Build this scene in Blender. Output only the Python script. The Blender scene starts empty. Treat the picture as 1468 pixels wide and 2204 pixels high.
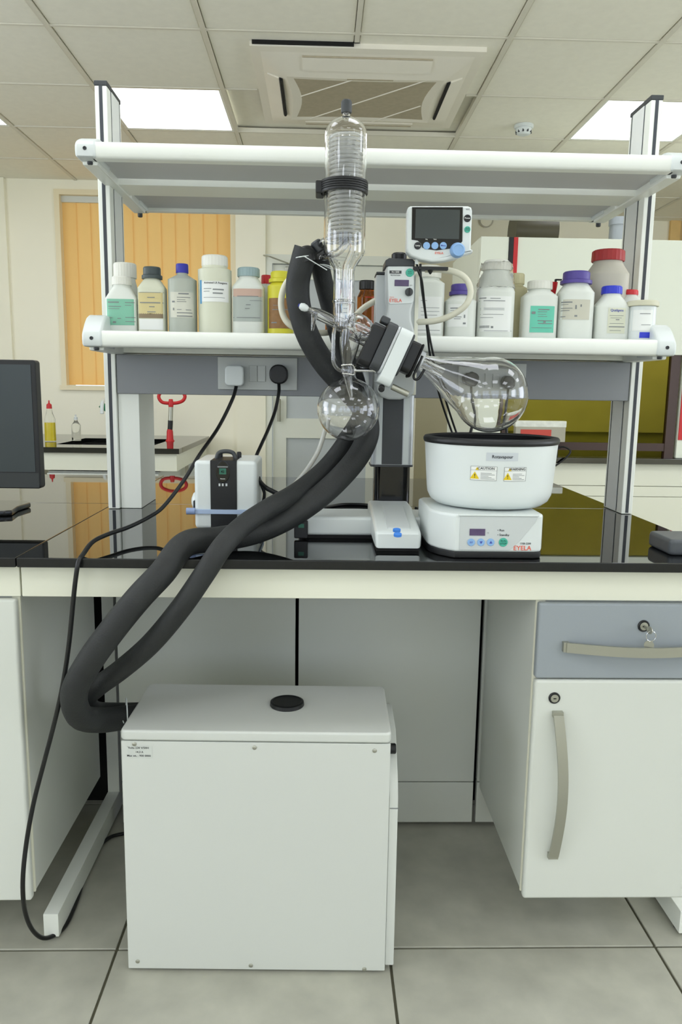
import bpy, bmesh, math, random
from mathutils import Vector, Matrix
random.seed(7)
S = bpy.context.scene
COL = S.collection
# ------------------------------------------------------------------ camera
IW, IH, F = 1468.0, 2204.0, 1650.0
CX, CY = IW / 2, IH / 2
CAM = Vector((0, 0, 1.231))
_vp = (690 - CX, CY - 838)          # where lines running away from the camera meet
_roll = 0.0149
dY = Vector((_vp[0], _vp[1], F)).normalized()
dZ = Vector((_roll, 1, -(_vp[0] * _roll + _vp[1]) / F)).normalized()
dX = dY.cross(dZ)
if dX.x < 0: dX = -dX
RM = Matrix((dX, dY, dZ))           # rows: world axes in (right, up, forward)
cam_d = bpy.data.cameras.new('camera'); cam = bpy.data.objects.new('camera', cam_d); COL.objects.link(cam)
cam_d.sensor_fit = 'VERTICAL'; cam_d.sensor_height = 36.0; cam_d.lens = F / IH * 36.0
cam_d.clip_start = 0.05; cam_d.clip_end = 60
_r = RM @ Vector((1, 0, 0)); _u = RM @ Vector((0, 1, 0)); _f = RM @ Vector((0, 0, 1))
m4 = Matrix(((_r.x, _u.x, -_f.x, 0), (_r.y, _u.y, -_f.y, 0), (_r.z, _u.z, -_f.z, CAM.z), (0, 0, 0, 1)))
cam.matrix_world = m4
S.camera = cam
# ------------------------------------------------------------------ world, exposure
W = bpy.data.worlds.new('world'); S.world = W; W.use_nodes = True
_bg = W.node_tree.nodes['Background']; _bg.inputs[0].default_value = (0.72, 0.82, 1.0, 1); _bg.inputs[1].default_value = 3.2
S.view_settings.view_transform = 'Standard'; S.view_settings.look = 'None'
S.view_settings.gamma = 1; S.view_settings.use_curve_mapping = False
S.view_settings.exposure = -0.70
PANEL_STRENGTH = 8.0                 # the ceiling light panels
PANEL_COLOUR = (0.97, 1.0, 1.07)
FRONT_FILL_W = 4.0                     # fill at each of three unseen windows added behind the camera
SIDE_FILL_W = 60.0               # fill at each unseen window added in the side walls
FILL_COLOUR = (0.95, 1.0, 1.06)
S.cycles.max_bounces = 14; S.cycles.transmission_bounces = 14; S.cycles.glossy_bounces = 6; S.cycles.diffuse_bounces = 5
S.cycles.transparent_max_bounces = 12; S.cycles.use_denoising = True; S.cycles.sample_clamp_indirect = 6.0

def at(px, py, Y):
    d = RM @ Vector((px - CX, CY - py, F)); return CAM + d * (Y / d.y)
def on(px, py, Z):
    d = RM @ Vector((px - CX, CY - py, F)); return CAM + d * ((Z - CAM.z) / d.z)

# ------------------------------------------------------------------ materials
def lin(c):
    return tuple(((v / 255) / 12.92 if v / 255 <= 0.04045 else ((v / 255 + 0.055) / 1.055) ** 2.4) for v in c)
MATS = {}
def mat(name, rgb, rough=0.5, metal=0.0, ior=1.45, trans=0.0, var=0.05, scale=6.0, bump=0.0, bscale=80.0, coat=0.0, emit=0.0, alpha=1.0, spec=0.5):
    if name in MATS: return MATS[name]
    m = bpy.data.materials.new(name); m.use_nodes = True
    nt = m.node_tree; b = nt.nodes['Principled BSDF']
    c = lin(rgb)
    b.inputs['Roughness'].default_value = rough; b.inputs['Metallic'].default_value = metal
    b.inputs['IOR'].default_value = ior; b.inputs['Transmission Weight'].default_value = trans
    b.inputs['Coat Weight'].default_value = coat; b.inputs['Alpha'].default_value = alpha
    b.inputs['Specular IOR Level'].default_value = spec
    b.inputs['Base Color'].default_value = (*c, 1)
    if var > 0:
        tc = nt.nodes.new('ShaderNodeTexCoord'); n = nt.nodes.new('ShaderNodeTexNoise'); n.inputs['Scale'].default_value = scale; n.inputs['Detail'].default_value = 4
        r = nt.nodes.new('ShaderNodeValToRGB')
        r.color_ramp.elements[0].position = 0.3; r.color_ramp.elements[1].position = 0.7
        r.color_ramp.elements[0].color = (*[max(0, v * (1 - var)) for v in c], 1); r.color_ramp.elements[1].color = (*[min(1, v * (1 + var)) for v in c], 1)
        nt.links.new(tc.outputs['Object'], n.inputs['Vector']); nt.links.new(n.outputs['Fac'], r.inputs['Fac']); nt.links.new(r.outputs['Color'], b.inputs['Base Color'])
        if bump > 0:
            n2 = nt.nodes.new('ShaderNodeTexNoise'); n2.inputs['Scale'].default_value = bscale; n2.inputs['Detail'].default_value = 3
            bp = nt.nodes.new('ShaderNodeBump'); bp.inputs['Strength'].default_value = bump; bp.inputs['Distance'].default_value = 0.002
            nt.links.new(tc.outputs['Object'], n2.inputs['Vector']); nt.links.new(n2.outputs['Fac'], bp.inputs['Height']); nt.links.new(bp.outputs['Normal'], b.inputs['Normal'])
    if emit > 0:
        b.inputs['Emission Color'].default_value = (*c, 1); b.inputs['Emission Strength'].default_value = emit
    MATS[name] = m; return m

M_WALL = mat('cream wall paint', (246, 242, 222), 0.7, var=0.02, scale=2, bump=0.05)
M_CEIL = mat('ceiling tile', (240, 237, 222), 0.9, var=0.02, scale=30, bump=0.15, bscale=300)
M_GRID = mat('ceiling grid metal', (220, 216, 200), 0.5, var=0.02)
M_TILE = mat('porcelain floor tile', (170, 169, 156), 0.28, var=0.12, scale=11, bump=0.03)
M_GROUT = mat('dark grout', (84, 82, 66), 0.9)
M_LAM = mat('white laminate', (213, 216, 208), 0.33, var=0.015, scale=2)
M_LAMC = mat('cream laminate', (228, 228, 210), 0.35, var=0.015, scale=2)
M_EDGE = mat('laminate edge band', (234, 233, 214), 0.4, var=0.01)
M_POWD = mat('white powder coat', (236, 239, 231), 0.35, var=0.012, scale=3, bump=0.03, bscale=400)
M_COMP = mat('white sheet steel', (207, 210, 204), 0.42, var=0.01, scale=2, bump=0.03, bscale=500)
M_ALU = mat('satin aluminium', (196, 198, 198), 0.38, 0.75, var=0.03, scale=12)
M_UPR = mat('pale upright infill', (226, 229, 226), 0.4, var=0.02)
M_SLOT = mat('dark slot', (66, 70, 76), 0.6)
M_GRAN = mat('black polished granite', (14, 15, 15), 0.02, var=0.25, scale=120, ior=1.95, spec=0.5)
M_GRANE = mat('honed granite edge', (20, 21, 21), 0.3, var=0.2, scale=120)
M_GREY = mat('grey powder coat panel', (138, 141, 144), 0.45, var=0.02, scale=3)
M_GREYB = mat('blue grey laminate', (150, 157, 162), 0.4, var=0.015, scale=2)
M_SHELF = mat('grey laminated shelf board', (196, 197, 197), 0.45, var=0.02)
M_BLK = mat('black plastic', (24, 25, 26), 0.42, var=0.1, scale=20)
M_BLKG = mat('gloss black', (12, 12, 13), 0.12, var=0.1)
M_BLKD = mat('matt black', (10, 10, 10), 0.8)
M_DGR = mat('dark grey plastic', (62, 65, 67), 0.45, var=0.04)
M_FOAM = mat('black foam hose', (38, 40, 40), 0.62, var=0.18, scale=24, bump=0.35, bscale=260)
M_CORD = mat('black cord sheath', (20, 21, 22), 0.35, var=0.1)
M_WP = mat('white moulded plastic', (216, 222, 220), 0.33, var=0.01, scale=3)
M_WP2 = mat('pale grey plastic', (198, 203, 202), 0.4, var=0.015, scale=3)
M_SILV = mat('silver painted metal', (190, 194, 196), 0.35, 0.3, var=0.02)
M_CHR = mat('chrome', (210, 210, 208), 0.12, 1.0, var=0.03)
M_STEEL = mat('brushed nickel', (176, 176, 164), 0.36, 0.8, var=0.03)
M_RED = mat('red plastic', (196, 34, 38), 0.4, var=0.05)
M_REDL = mat('red print', (228, 96, 72), 0.5, var=0.02)
M_BLUE = mat('blue plastic', (44, 58, 196), 0.38, var=0.05)
M_PURP = mat('purple plastic', (84, 70, 148), 0.4, var=0.06)
M_YEL = mat('yellow plastic', (214, 208, 60), 0.4, var=0.05)
M_LBLUE = mat('light blue rubber', (140, 178, 222), 0.45, var=0.03)
M_GRN = mat('green rubber', (72, 176, 152), 0.45, var=0.05)
M_DISP = mat('violet display window', (86, 70, 104), 0.25, var=0.1, scale=60)
M_SCREEN = mat('dark screen', (58, 64, 62), 0.22, var=0.03)
M_LCD = mat('green lit digits', (40, 96, 78), 0.4, emit=0.2, var=0)
M_INK = mat('black ink', (40, 42, 50), 0.6)
M_INKG = mat('grey ink', (128, 132, 132), 0.6)
M_INKB = mat('blue ink', (70, 80, 170), 0.6)
M_WHITE = mat('white paper', (232, 234, 230), 0.6, var=0.01)
M_TUBE = mat('milky silicone tube', (226, 224, 204), 0.4, var=0.03, trans=0.15)
M_TUBEC = mat('clear vinyl tube', (214, 216, 210), 0.25, var=0.03, trans=0.4)
M_HOODFILL = mat('hood fill glow', (255, 246, 214), 0.5, var=0, emit=9.0)  # emission for the glow added inside the fume hood
def glass(name, col=(1, 1, 1), rough=0.0, ior=1.47):
    m = bpy.data.materials.new(name); m.use_nodes = True; b = m.node_tree.nodes['Principled BSDF']
    b.inputs['Base Color'].default_value = (*col, 1); b.inputs['Roughness'].default_value = rough
    b.inputs['IOR'].default_value = ior; b.inputs['Transmission Weight'].default_value = 1.0
    n = m.node_tree.nodes.new('ShaderNodeTexNoise'); n.inputs['Scale'].default_value = 9
    bp = m.node_tree.nodes.new('ShaderNodeBump'); bp.inputs['Strength'].default_value = 0.03; bp.inputs['Distance'].default_value = 0.001
    m.node_tree.links.new(n.outputs['Fac'], bp.inputs['Height']); m.node_tree.links.new(bp.outputs['Normal'], b.inputs['Normal'])
    return m
M_GLASS = glass('borosilicate glass')
M_AMBER = glass('amber glass', (0.30, 0.09, 0.015), 0.02, 1.3)
M_COIL = mat('whitened coil glass', (246, 248, 247), 0.08, var=0, trans=0.72, ior=1.47)  # white mixed into clear glass imitates the coil's many bright reflections
M_SASH = glass('amber tinted sash glass', (0.70, 0.67, 0.25), 0.0, 1.05)
M_WIN = glass('window glass', (0.95, 1, 0.97), 0.0, 1.05)
M_FILM = glass('clinging plastic film', (0.95, 0.95, 0.93), 0.12, 1.2)
M_CLEARP = glass('clear plastic', (0.97, 0.98, 0.96), 0.05, 1.2)

# ------------------------------------------------------------------ mesh helpers
def obj(name, bm, m, parent=None, smooth=None, kind=None):
    me = bpy.data.meshes.new(name); bm.normal_update(); bm.to_mesh(me); bm.free()
    me.materials.append(m)
    o = bpy.data.objects.new(name, me); COL.objects.link(o)
    if smooth is not None:
        for p in me.polygons: p.use_smooth = True
        try: me.set_sharp_from_angle(angle=math.radians(smooth))
        except Exception: pass
        wn = o.modifiers.new('weighted normals', 'WEIGHTED_NORMAL'); wn.keep_sharp = True; wn.weight = 100
    if parent is not None: adopt(o, parent)
    if kind: o['kind'] = kind
    return o
def adopt(o, parent):
    o.parent = parent
    o.matrix_parent_inverse = MW[parent.name].inverted() if parent.name in MW else Matrix.Identity(4)
MW = {}
def thing(name, label, cat, loc=(0, 0, 0), rotz=0.0, group=None):
    o = bpy.data.objects.new(name, None); COL.objects.link(o); o.empty_display_size = 0.05
    o.location = loc; o.rotation_euler = (0, 0, rotz)
    o['label'] = label; o['category'] = cat
    if group: o['group'] = group
    MW[o.name] = Matrix.Translation(Vector(loc)) @ Matrix.Rotation(rotz, 4, 'Z')
    return o
def tag(o, label, cat, group=None):
    o['label'] = label; o['category'] = cat
    if group: o['group'] = group
    return o
def B(): return bmesh.new()
def box(bm, x0, x1, y0, y1, z0, z1, bev=0.0, seg=2):
    if x0 > x1: x0, x1 = x1, x0
    if y0 > y1: y0, y1 = y1, y0
    if z0 > z1: z0, z1 = z1, z0
    vs = [bm.verts.new(p) for p in ((x0, y0, z0), (x1, y0, z0), (x1, y1, z0), (x0, y1, z0), (x0, y0, z1), (x1, y0, z1), (x1, y1, z1), (x0, y1, z1))]
    fs = [bm.faces.new([vs[i] for i in q]) for q in ((3, 2, 1, 0), (4, 5, 6, 7), (0, 1, 5, 4), (1, 2, 6, 5), (2, 3, 7, 6), (3, 0, 4, 7))]
    if bev > 0:
        es = list({e for f in fs for e in f.edges})
        bmesh.ops.bevel(bm, geom=es, offset=bev, segments=seg, profile=0.5, affect='EDGES')
    return bm
def boxo(name, m, parent, x0, x1, y0, y1, z0, z1, bev=0.0, seg=2, smooth=None, kind=None):
    return obj(name, box(B(), x0, x1, y0, y1, z0, z1, bev, seg), m, parent, smooth if smooth else (40 if bev else None), kind)
def frame_from(axis):
    a = Vector(axis).normalized()
    h = Vector((0, 0, 1)) if abs(a.z) < 0.9 else Vector((0, 1, 0))
    u = h.cross(a).normalized(); v = a.cross(u)
    return u, v, a
def lathe(bm, prof, origin=(0, 0, 0), axis=(0, 0, 1), seg=32, closed=False, caps=True):
    """prof: list of (radius, distance along axis); closed=True joins the last ring to the first (a shell)."""
    u, v, a = frame_from(axis); o = Vector(origin); rings = []
    for r, t in prof:
        c = o + a * t
        if r < 1e-6: rings.append([bm.verts.new(c)])
        else: rings.append([bm.verts.new(c + (u * math.cos(2 * math.pi * i / seg) + v * math.sin(2 * math.pi * i / seg)) * r) for i in range(seg)])
    n = len(rings)
    for k in range(n if closed else n - 1):
        A, C = rings[k], rings[(k + 1) % n]
        for i in range(seg):
            j = (i + 1) % seg
            q = []
            for w in ((A[i] if len(A) > 1 else A[0]), (A[j] if len(A) > 1 else A[0]), (C[j] if len(C) > 1 else C[0]), (C[i] if len(C) > 1 else C[0])):
                if w not in q: q.append(w)
            if len(q) > 2:
                try: bm.faces.new(q)
                except ValueError: pass
    if caps and not closed:
        for R in (rings[0], rings[-1]):
            if len(R) > 1: bm.faces.new(R)
    bmesh.ops.recalc_face_normals(bm, faces=bm.faces)
    return bm
def cyl(bm, p0, p1, r, seg=20, r1=None):
    p0, p1 = Vector(p0), Vector(p1); L = (p1 - p0).length
    return lathe(bm, [(r, 0), (r if r1 is None else r1, L)], p0, p1 - p0, seg)
def catmull(pts, n=8):
    P = [Vector(p) for p in pts]; out = []
    for i in range(len(P) - 1):
        p0 = P[max(i - 1, 0)]; p1 = P[i]; p2 = P[i + 1]; p3 = P[min(i + 2, len(P) - 1)]
        for k in range(n):
            t = k / n
            out.append(0.5 * ((2 * p1) + (p2 - p0) * t + (2 * p0 - 5 * p1 + 4 * p2 - p3) * t * t + (3 * p1 - p0 - 3 * p2 + p3) * t ** 3))
    out.append(P[-1]); return out
def tube(bm, pts, r, seg=12, n=8, smoothpath=True, hollow=0.0):
    P = catmull(pts, n) if smoothpath else [Vector(p) for p in pts]
    def sweep(rad, flip):
        rings = []; up = None
        for i, p in enumerate(P):
            t = (P[min(i + 1, len(P) - 1)] - P[max(i - 1, 0)]).normalized()
            if up is None:
                u, v, _ = frame_from(t)
            else:
                u = (up - t * up.dot(t)).normalized(); v = t.cross(u)
            up = u
            rr = rad(i / (len(P) - 1)) if callable(rad) else rad
            rings.append([bm.verts.new(p + (u * math.cos(2 * math.pi * k / seg) + v * math.sin(2 * math.pi * k / seg)) * rr) for k in range(seg)])
        for A, C in zip(rings, rings[1:]):
            for i in range(seg):
                j = (i + 1) % seg; q = [A[i], A[j], C[j], C[i]]
                bm.faces.new(q[::-1] if flip else q)
        return rings
    R1 = sweep(r, False)
    if hollow:
        R2 = sweep(hollow, True)
        for A, C in ((R1[0], R2[0]), (R1[-1], R2[-1])):
            for i in range(seg):
                j = (i + 1) % seg; bm.faces.new((A[i], A[j], C[j], C[i]))
        bmesh.ops.recalc_face_normals(bm, faces=bm.faces)
    else:
        bm.faces.new(R1[0][::-1]); bm.faces.new(R1[-1])
    return bm
def prism(bm, outline, y0, y1, plane='XZ', bev=0.0, seg=2):
    """outline of 2-D points extruded from y0 to y1 along the axis the plane leaves out."""
    def P(a, b, c): return {'XZ': (a, c, b), 'XY': (a, b, c), 'YZ': (c, a, b)}[plane]
    v0 = [bm.verts.new(P(a, b, y0)) for a, b in outline]; v1 = [bm.verts.new(P(a, b, y1)) for a, b in outline]
    f0 = bm.faces.new(v0); f1 = bm.faces.new(v1[::-1]); n = len(v0)
    for i in range(n):
        j = (i + 1) % n; bm.faces.new((v0[j], v0[i], v1[i], v1[j]))
    bmesh.ops.recalc_face_normals(bm, faces=bm.faces)
    if bev > 0:
        es = list(set(f0.edges) | set(f1.edges))
        bmesh.ops.bevel(bm, geom=es, offset=bev, segments=seg, profile=0.5, affect='EDGES')
    return bm
def rrect(x0, x1, z0, z1, r, n=5):
    out = []
    for cx, cz, a0 in ((x1 - r, z1 - r, 0), (x0 + r, z1 - r, 90), (x0 + r, z0 + r, 180), (x1 - r, z0 + r, 270)):
        for k in range(n + 1):
            a = math.radians(a0 + 90 * k / n); out.append((cx + r * math.cos(a), cz + r * math.sin(a)))
    return out
def loft(bm, rings, seg=36, ribs=0, ribamp=0.0):
    """rings: (z, rx, ry, n) superellipse cross-sections."""
    R = []
    for z, rx, ry, n in rings:
        ring = []
        for k in range(seg):
            a = 2 * math.pi * k / seg; c, s = math.cos(a), math.sin(a)
            rad = 1 + (ribamp * (1 if k % 2 else -1) if ribs else 0)
            ring.append(bm.verts.new((rx * rad * math.copysign(abs(c) ** (2 / n), c), ry * rad * math.copysign(abs(s) ** (2 / n), s), z)))
        R.append(ring)
    for A, C in zip(R, R[1:]):
        for i in range(seg):
            j = (i + 1) % seg; bm.faces.new((A[i], A[j], C[j], C[i]))
    bm.faces.new(R[0][::-1]); bm.faces.new(R[-1]); return bm
def text_bm(s, size, x, z, surf, align='CENTER', lift=0.0):
    """text as a flat mesh in x-z, laid on a surface given by surf(x, z) -> y"""
    cu = bpy.data.curves.new('lettering', 'FONT'); cu.body = s; cu.size = size; cu.align_x = align; cu.align_y = 'CENTER'; cu.resolution_u = 2; cu.offset = size * 0.014
    o = bpy.data.objects.new('lettering', cu); COL.objects.link(o)
    dg = bpy.context.evaluated_depsgraph_get(); me = bpy.data.meshes.new_from_object(o.evaluated_get(dg))
    bm = B(); bm.from_mesh(me)
    for v in bm.verts:
        X = x + v.co.x; Z = z + v.co.y; v.co = Vector((X, surf(X, Z) - lift, Z))
    bpy.data.objects.remove(o); bpy.data.meshes.remove(me); bpy.data.curves.remove(cu)
    return bm
def patch(bm, x0, x1, z0, z1, surf, lift=0.0005, n=10):
    a = []
    for i in range(n + 1):
        X = x0 + (x1 - x0) * i / n
        a.append((bm.verts.new((X, surf(X, z0) - lift, z0)), bm.verts.new((X, surf(X, z1) - lift, z1))))
    for (p, q), (r, s) in zip(a, a[1:]): bm.faces.new((p, r, s, q))
    return bm
def disc(bm, c, r, axis=(0, -1, 0), h=0.002, seg=24, dome=0.0):
    pr = [(r, -0.001), (r, h * 0.7), (r * 0.92, h)]
    if dome: pr += [(r * 0.6, h + dome * 0.7), (0, h + dome)]
    return lathe(bm, pr, c, axis, seg)

# ================================================================== ROOM
XL, XR, YB, YF, CH = -3.4, 4.3, 5.54, -2.6, 2.61
TP = 0.603
# floor of 600 mm tiles over a grout bed
floor = obj('floor', box(B(), XL, XR, YF, 7.2, -0.06, -0.004), M_GROUT, kind='structure')
bm = box(B(), 0.003, TP - 0.003, 0.003, TP - 0.003, -0.02, 0.0, 0.0012, 1)
me_tile = obj('floor_tile', bm, M_TILE, floor)
first = True
for i in range(-5, 7):
    for j in range(-7, 10):
        X = 0.165 + i * TP; Y = 1.535 + j * TP
        if X < XL - 0.3 or X > XR or Y > 7.0 or Y < YF - 0.3: continue
        t = me_tile if first else me_tile.copy()
        if not first: COL.objects.link(t); t.parent = floor
        t.location = (X, Y, 0); first = False
# ceiling: slab, grid bars, tiles
ceiling = obj('ceiling', box(B(), XL, XR, YF, 7.2, CH + 0.03, CH + 0.09), M_CEIL, kind='structure')
gx = [0.131 + k * TP for k in range(-6, 8)]; gy = [3.862 + k * 0.6 for k in range(-11, 6)]
LIGHTS = [(-4, 0), (-2, 0), (2, 0), (-2, -4), (2, -4), (0, -4), (-2, -7), (0, -7), (2, -7), (-2, -10), (2, -10), (4, -4), (-4, -4), (4, 0), (4, -8), (-4, -8)]
for x in gx:
    if XL < x < XR:
        y0 = YF
        segs = [(YF, 7.1)]
        if abs(x - 0.131) < 0.01: segs = [(YF, 3.33), (4.29, 7.1)]
        for a, b in segs: boxo('ceiling_grid_bar', M_GRID, ceiling, x - 0.010, x + 0.010, a, b, CH - 0.004, CH + 0.02)
for y in gy:
    if YF < y < 7.1:
        segs = [(XL, XR)]
        if 3.3 < y < 4.3: segs = [(XL, -0.31), (0.67, XR)]
        for a, b in segs: boxo('ceiling_grid_bar', M_GRID, ceiling, a, b, y - 0.006, y + 0.006, CH - 0.003, CH + 0.02)
bm = box(B(), 0.0125, TP - 0.0125, 0.008, 0.592, CH + 0.001, CH + 0.016, 0.003, 1)
ct = None
for i in range(-6, 7):
    for j in range(-11, 6):
        if (i, j) in LIGHTS: continue
        X = 0.131 + i * TP; Y = 3.862 + j * 0.6
        if X < XL - 0.4 or X > XR - 0.1 or Y < YF - 0.4 or Y > 7.0: continue
        if i in (-1, 0) and j in (0,): continue
        if ct is None: ct = obj('ceiling_tile', bm, M_CEIL, ceiling); t = ct
        else: t = ct.copy(); COL.objects.link(t); t.parent = ceiling
        t.location = (X, Y, 0)
M_PANEL = bpy.data.materials.new('light panel diffuser'); M_PANEL.use_nodes = True
_b = M_PANEL.node_tree.nodes['Principled BSDF']; _b.inputs['Base Color'].default_value = (0.9, 0.9, 0.9, 1)
_b.inputs['Emission Color'].default_value = (*PANEL_COLOUR, 1); _b.inputs['Emission Strength'].default_value = PANEL_STRENGTH
LBL = {(-4, 0): 'square ceiling light panel cut by the left edge of the photo', (-2, 0): 'square ceiling light panel behind the left rack upright, left of the air conditioner', (2, 0): 'square ceiling light panel behind the right rack upright, beside the smoke detector'}
for (i, j) in LIGHTS:
    X = 0.131 + i * TP; Y = 3.862 + j * 0.6
    t = thing('ceiling_light', LBL.get((i, j), 'square ceiling light panel out of view, ' + {-4: 'over the island bench', -7: 'over the photographer', -8: 'behind the photographer', -10: 'near the wall behind the photographer', 0: 'over the fume hood'}[j] + {-4: ', far left', -2: ', left', 0: ', centre', 2: ', right', 4: ', far right'}[i]), 'ceiling light', (X + TP / 2, Y + 0.3, CH))
    boxo('light_diffuser', M_PANEL, t, X + 0.022, X + TP - 0.022, Y + 0.02, Y + 0.58, CH + 0.002, CH + 0.02)
    bm = B()
    box(bm, X + 0.011, X + 0.022, Y + 0.009, Y + 0.591, CH - 0.001, CH + 0.022); box(bm, X + TP - 0.022, X + TP - 0.011, Y + 0.009, Y + 0.591, CH - 0.001, CH + 0.022)
    box(bm, X + 0.022, X + TP - 0.022, Y + 0.009, Y + 0.02, CH - 0.001, CH + 0.022); box(bm, X + 0.022, X + TP - 0.022, Y + 0.58, Y + 0.591, CH - 0.001, CH + 0.022)
    obj('light_frame', bm, M_POWD, t)

# walls. The back wall stops right of the door; beyond it the wall is set back.
w0 = at(125, 620, YB); w1 = at(508, 620, YB); WX0, WX1 = w0.x, w1.x
WZ1 = at(160, 408, YB).z; WZ0 = at(180, 836, YB).z
DX0, DX1 = at(577, 900, YB).x, at(828, 900, YB).x
DZ1 = at(700, 560, YB).z
RX = DX1 + 0.22; YR = 6.4
bm = B()
for a in ((XL, WX0, 0, CH + .03), (WX0, WX1, 0, WZ0), (WX0, WX1, WZ1, CH + .03), (WX1, DX0, 0, CH + .03), (DX0, DX1, DZ1, CH + .03), (DX1, RX, 0, CH + .03)):
    box(bm, a[0], a[1], YB, YB + 0.2, a[2], a[3])
wall_back = obj('wall_back', bm, M_WALL, kind='structure')
boxo('wall_recess', M_WALL, None, RX - 0.2, XR + 0.1, YR, YR + 0.15, 0, CH + .03, kind='structure')
boxo('wall_return', M_WALL, None, RX - 0.12, RX, YB + 0.2, YR, 0, CH + .03, kind='structure')
def fill_window_wall(name, x0, x1, wins, zlo, zhi, inward, nr):
    """a side wall with unseen added windows; daylight lamps brighten the room"""
    bm = B(); box(bm, x0, x1, YF, 7.1, 0, zlo); box(bm, x0, x1, YF, 7.1, zhi, CH + .03)
    ys = [YF] + [v for w in wins for v in w] + [7.1]
    for a, b in zip(ys[::2], ys[1::2]): box(bm, x0, x1, a, b, zlo, zhi)
    obj(name, bm, M_WALL, kind='structure')
    xi = x1 if inward > 0 else x0
    for k, (a, b) in enumerate(wins):
        wf = bpy.data.objects.new('window_%d' % (nr + k), None); COL.objects.link(wf); wf['kind'] = 'structure'; MW[wf.name] = Matrix.Identity(4)
        bm = B(); m_ = (a + b) / 2; xa, xb = xi - inward * .1, xi - inward * .05
        for q in ((a, a + .05), (m_ - .025, m_ + .025), (b - .05, b)): box(bm, xa, xb, q[0], q[1], zlo, zhi)
        for q in ((zlo, zlo + .05), (zhi - .05, zhi)): box(bm, xa, xb, a + .05, b - .05, q[0], q[1])
        obj('window_frame', bm, M_POWD, wf)
        ld = bpy.data.lights.new('window_fill', 'AREA'); ld.shape = 'RECTANGLE'; ld.size = b - a - .1; ld.size_y = zhi - zlo - .1; ld.energy = SIDE_FILL_W; ld.color = FILL_COLOUR
        lo = bpy.data.objects.new('window_fill', ld); COL.objects.link(lo); lo.location = (xi - inward * .04, m_, (zlo + zhi) / 2)
        lo.rotation_euler = Vector((inward, 0, 0)).to_track_quat('-Z', 'Z').to_euler()
fill_window_wall('wall_left', XL - .15, XL, [(-1.6, .4), (1.2, 3.2)], .9, 2.3, 1, 5)  # unseen side windows added to light the ceiling and back walls
fill_window_wall('wall_right', XR, XR + .15, [(-1.6, .4), (1.0, 3.0)], .9, 2.3, -1, 7)
FW = [(-2.9, -1.0), (-0.55, 1.35), (1.8, 3.7)]; FZ0, FZ1 = 0.9, 2.3
bm = B(); box(bm, XL, XR, YF - .15, YF, 0, FZ0); box(bm, XL, XR, YF - .15, YF, FZ1, CH + .03)
for a, b in ((XL, FW[0][0]), (FW[0][1], FW[1][0]), (FW[1][1], FW[2][0]), (FW[2][1], XR)): box(bm, a, b, YF - .15, YF, FZ0, FZ1)
obj('wall_front', bm, M_WALL, kind='structure')
for k, (a, b) in enumerate(FW):          # unseen windows added behind the camera, with daylight lamps as frontal fill
    wf = bpy.data.objects.new('window_%d' % (k + 2), None); COL.objects.link(wf); wf['kind'] = 'structure'; MW[wf.name] = Matrix.Identity(4)
    bm = B(); m_ = (a + b) / 2
    for q in ((a, a + .05), (m_ - .025, m_ + .025), (b - .05, b)): box(bm, q[0], q[1], YF - .1, YF - .04, FZ0, FZ1)
    for q in ((FZ0, FZ0 + .05), (FZ1 - .05, FZ1)): box(bm, a + .05, b - .05, YF - .1, YF - .04, q[0], q[1])
    obj('window_frame', bm, M_POWD, wf)
    ld = bpy.data.lights.new('window_fill', 'AREA'); ld.shape = 'RECTANGLE'; ld.size = b - a - .1; ld.size_y = FZ1 - FZ0 - .1; ld.energy = FRONT_FILL_W; ld.color = FILL_COLOUR
    lo = bpy.data.objects.new('window_fill', ld); COL.objects.link(lo); lo.location = (m_, YF - .03, (FZ0 + FZ1) / 2); lo.rotation_euler = Matrix(((1, 0, 0), (0, 0, -1), (0, 1, 0))).to_euler()
p = at(22, 600, YB)
boxo('trim_1', M_WALL, None, XL, p.x, YB - 0.03, YB, 0, CH, kind='structure')          # shallow pilaster at the left
boxo('trim_2', M_WALL, None, at(510, 800, YB).x, DX0 - 0.015, YB - 0.035, YB, 0, CH, kind='structure')
boxo('baseboard_back', M_LAMC, None, XL, DX0 - 0.02, YB - 0.05, YB - 0.035, 0, 0.1, kind='structure')
# window
M_FRM = mat('cream window frame', (236, 224, 190), 0.45, var=0.01)
win = bpy.data.objects.new('window_1', None); COL.objects.link(win); win['kind'] = 'structure'; MW['window_1'] = Matrix.Identity(4)
bm = B()
t = 0.035
box(bm, WX0, WX0 + t, YB - 0.012, YB + 0.2, WZ0, WZ1); box(bm, WX1 - t, WX1, YB - 0.012, YB + 0.2, WZ0, WZ1)
box(bm, WX0 + t, WX1 - t, YB - 0.012, YB + 0.2, WZ1 - t, WZ1); box(bm, WX0 - 0.01, WX1 + 0.01, YB - 0.02, YB + 0.2, WZ0 - 0.012, WZ0 + 0.02)
obj('window_frame', bm, M_FRM, win)
boxo('window_pane', M_WIN, win, WX0 + t, WX1 - t, YB + 0.16, YB + 0.166, WZ0 + .02, WZ1 - t)
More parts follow.
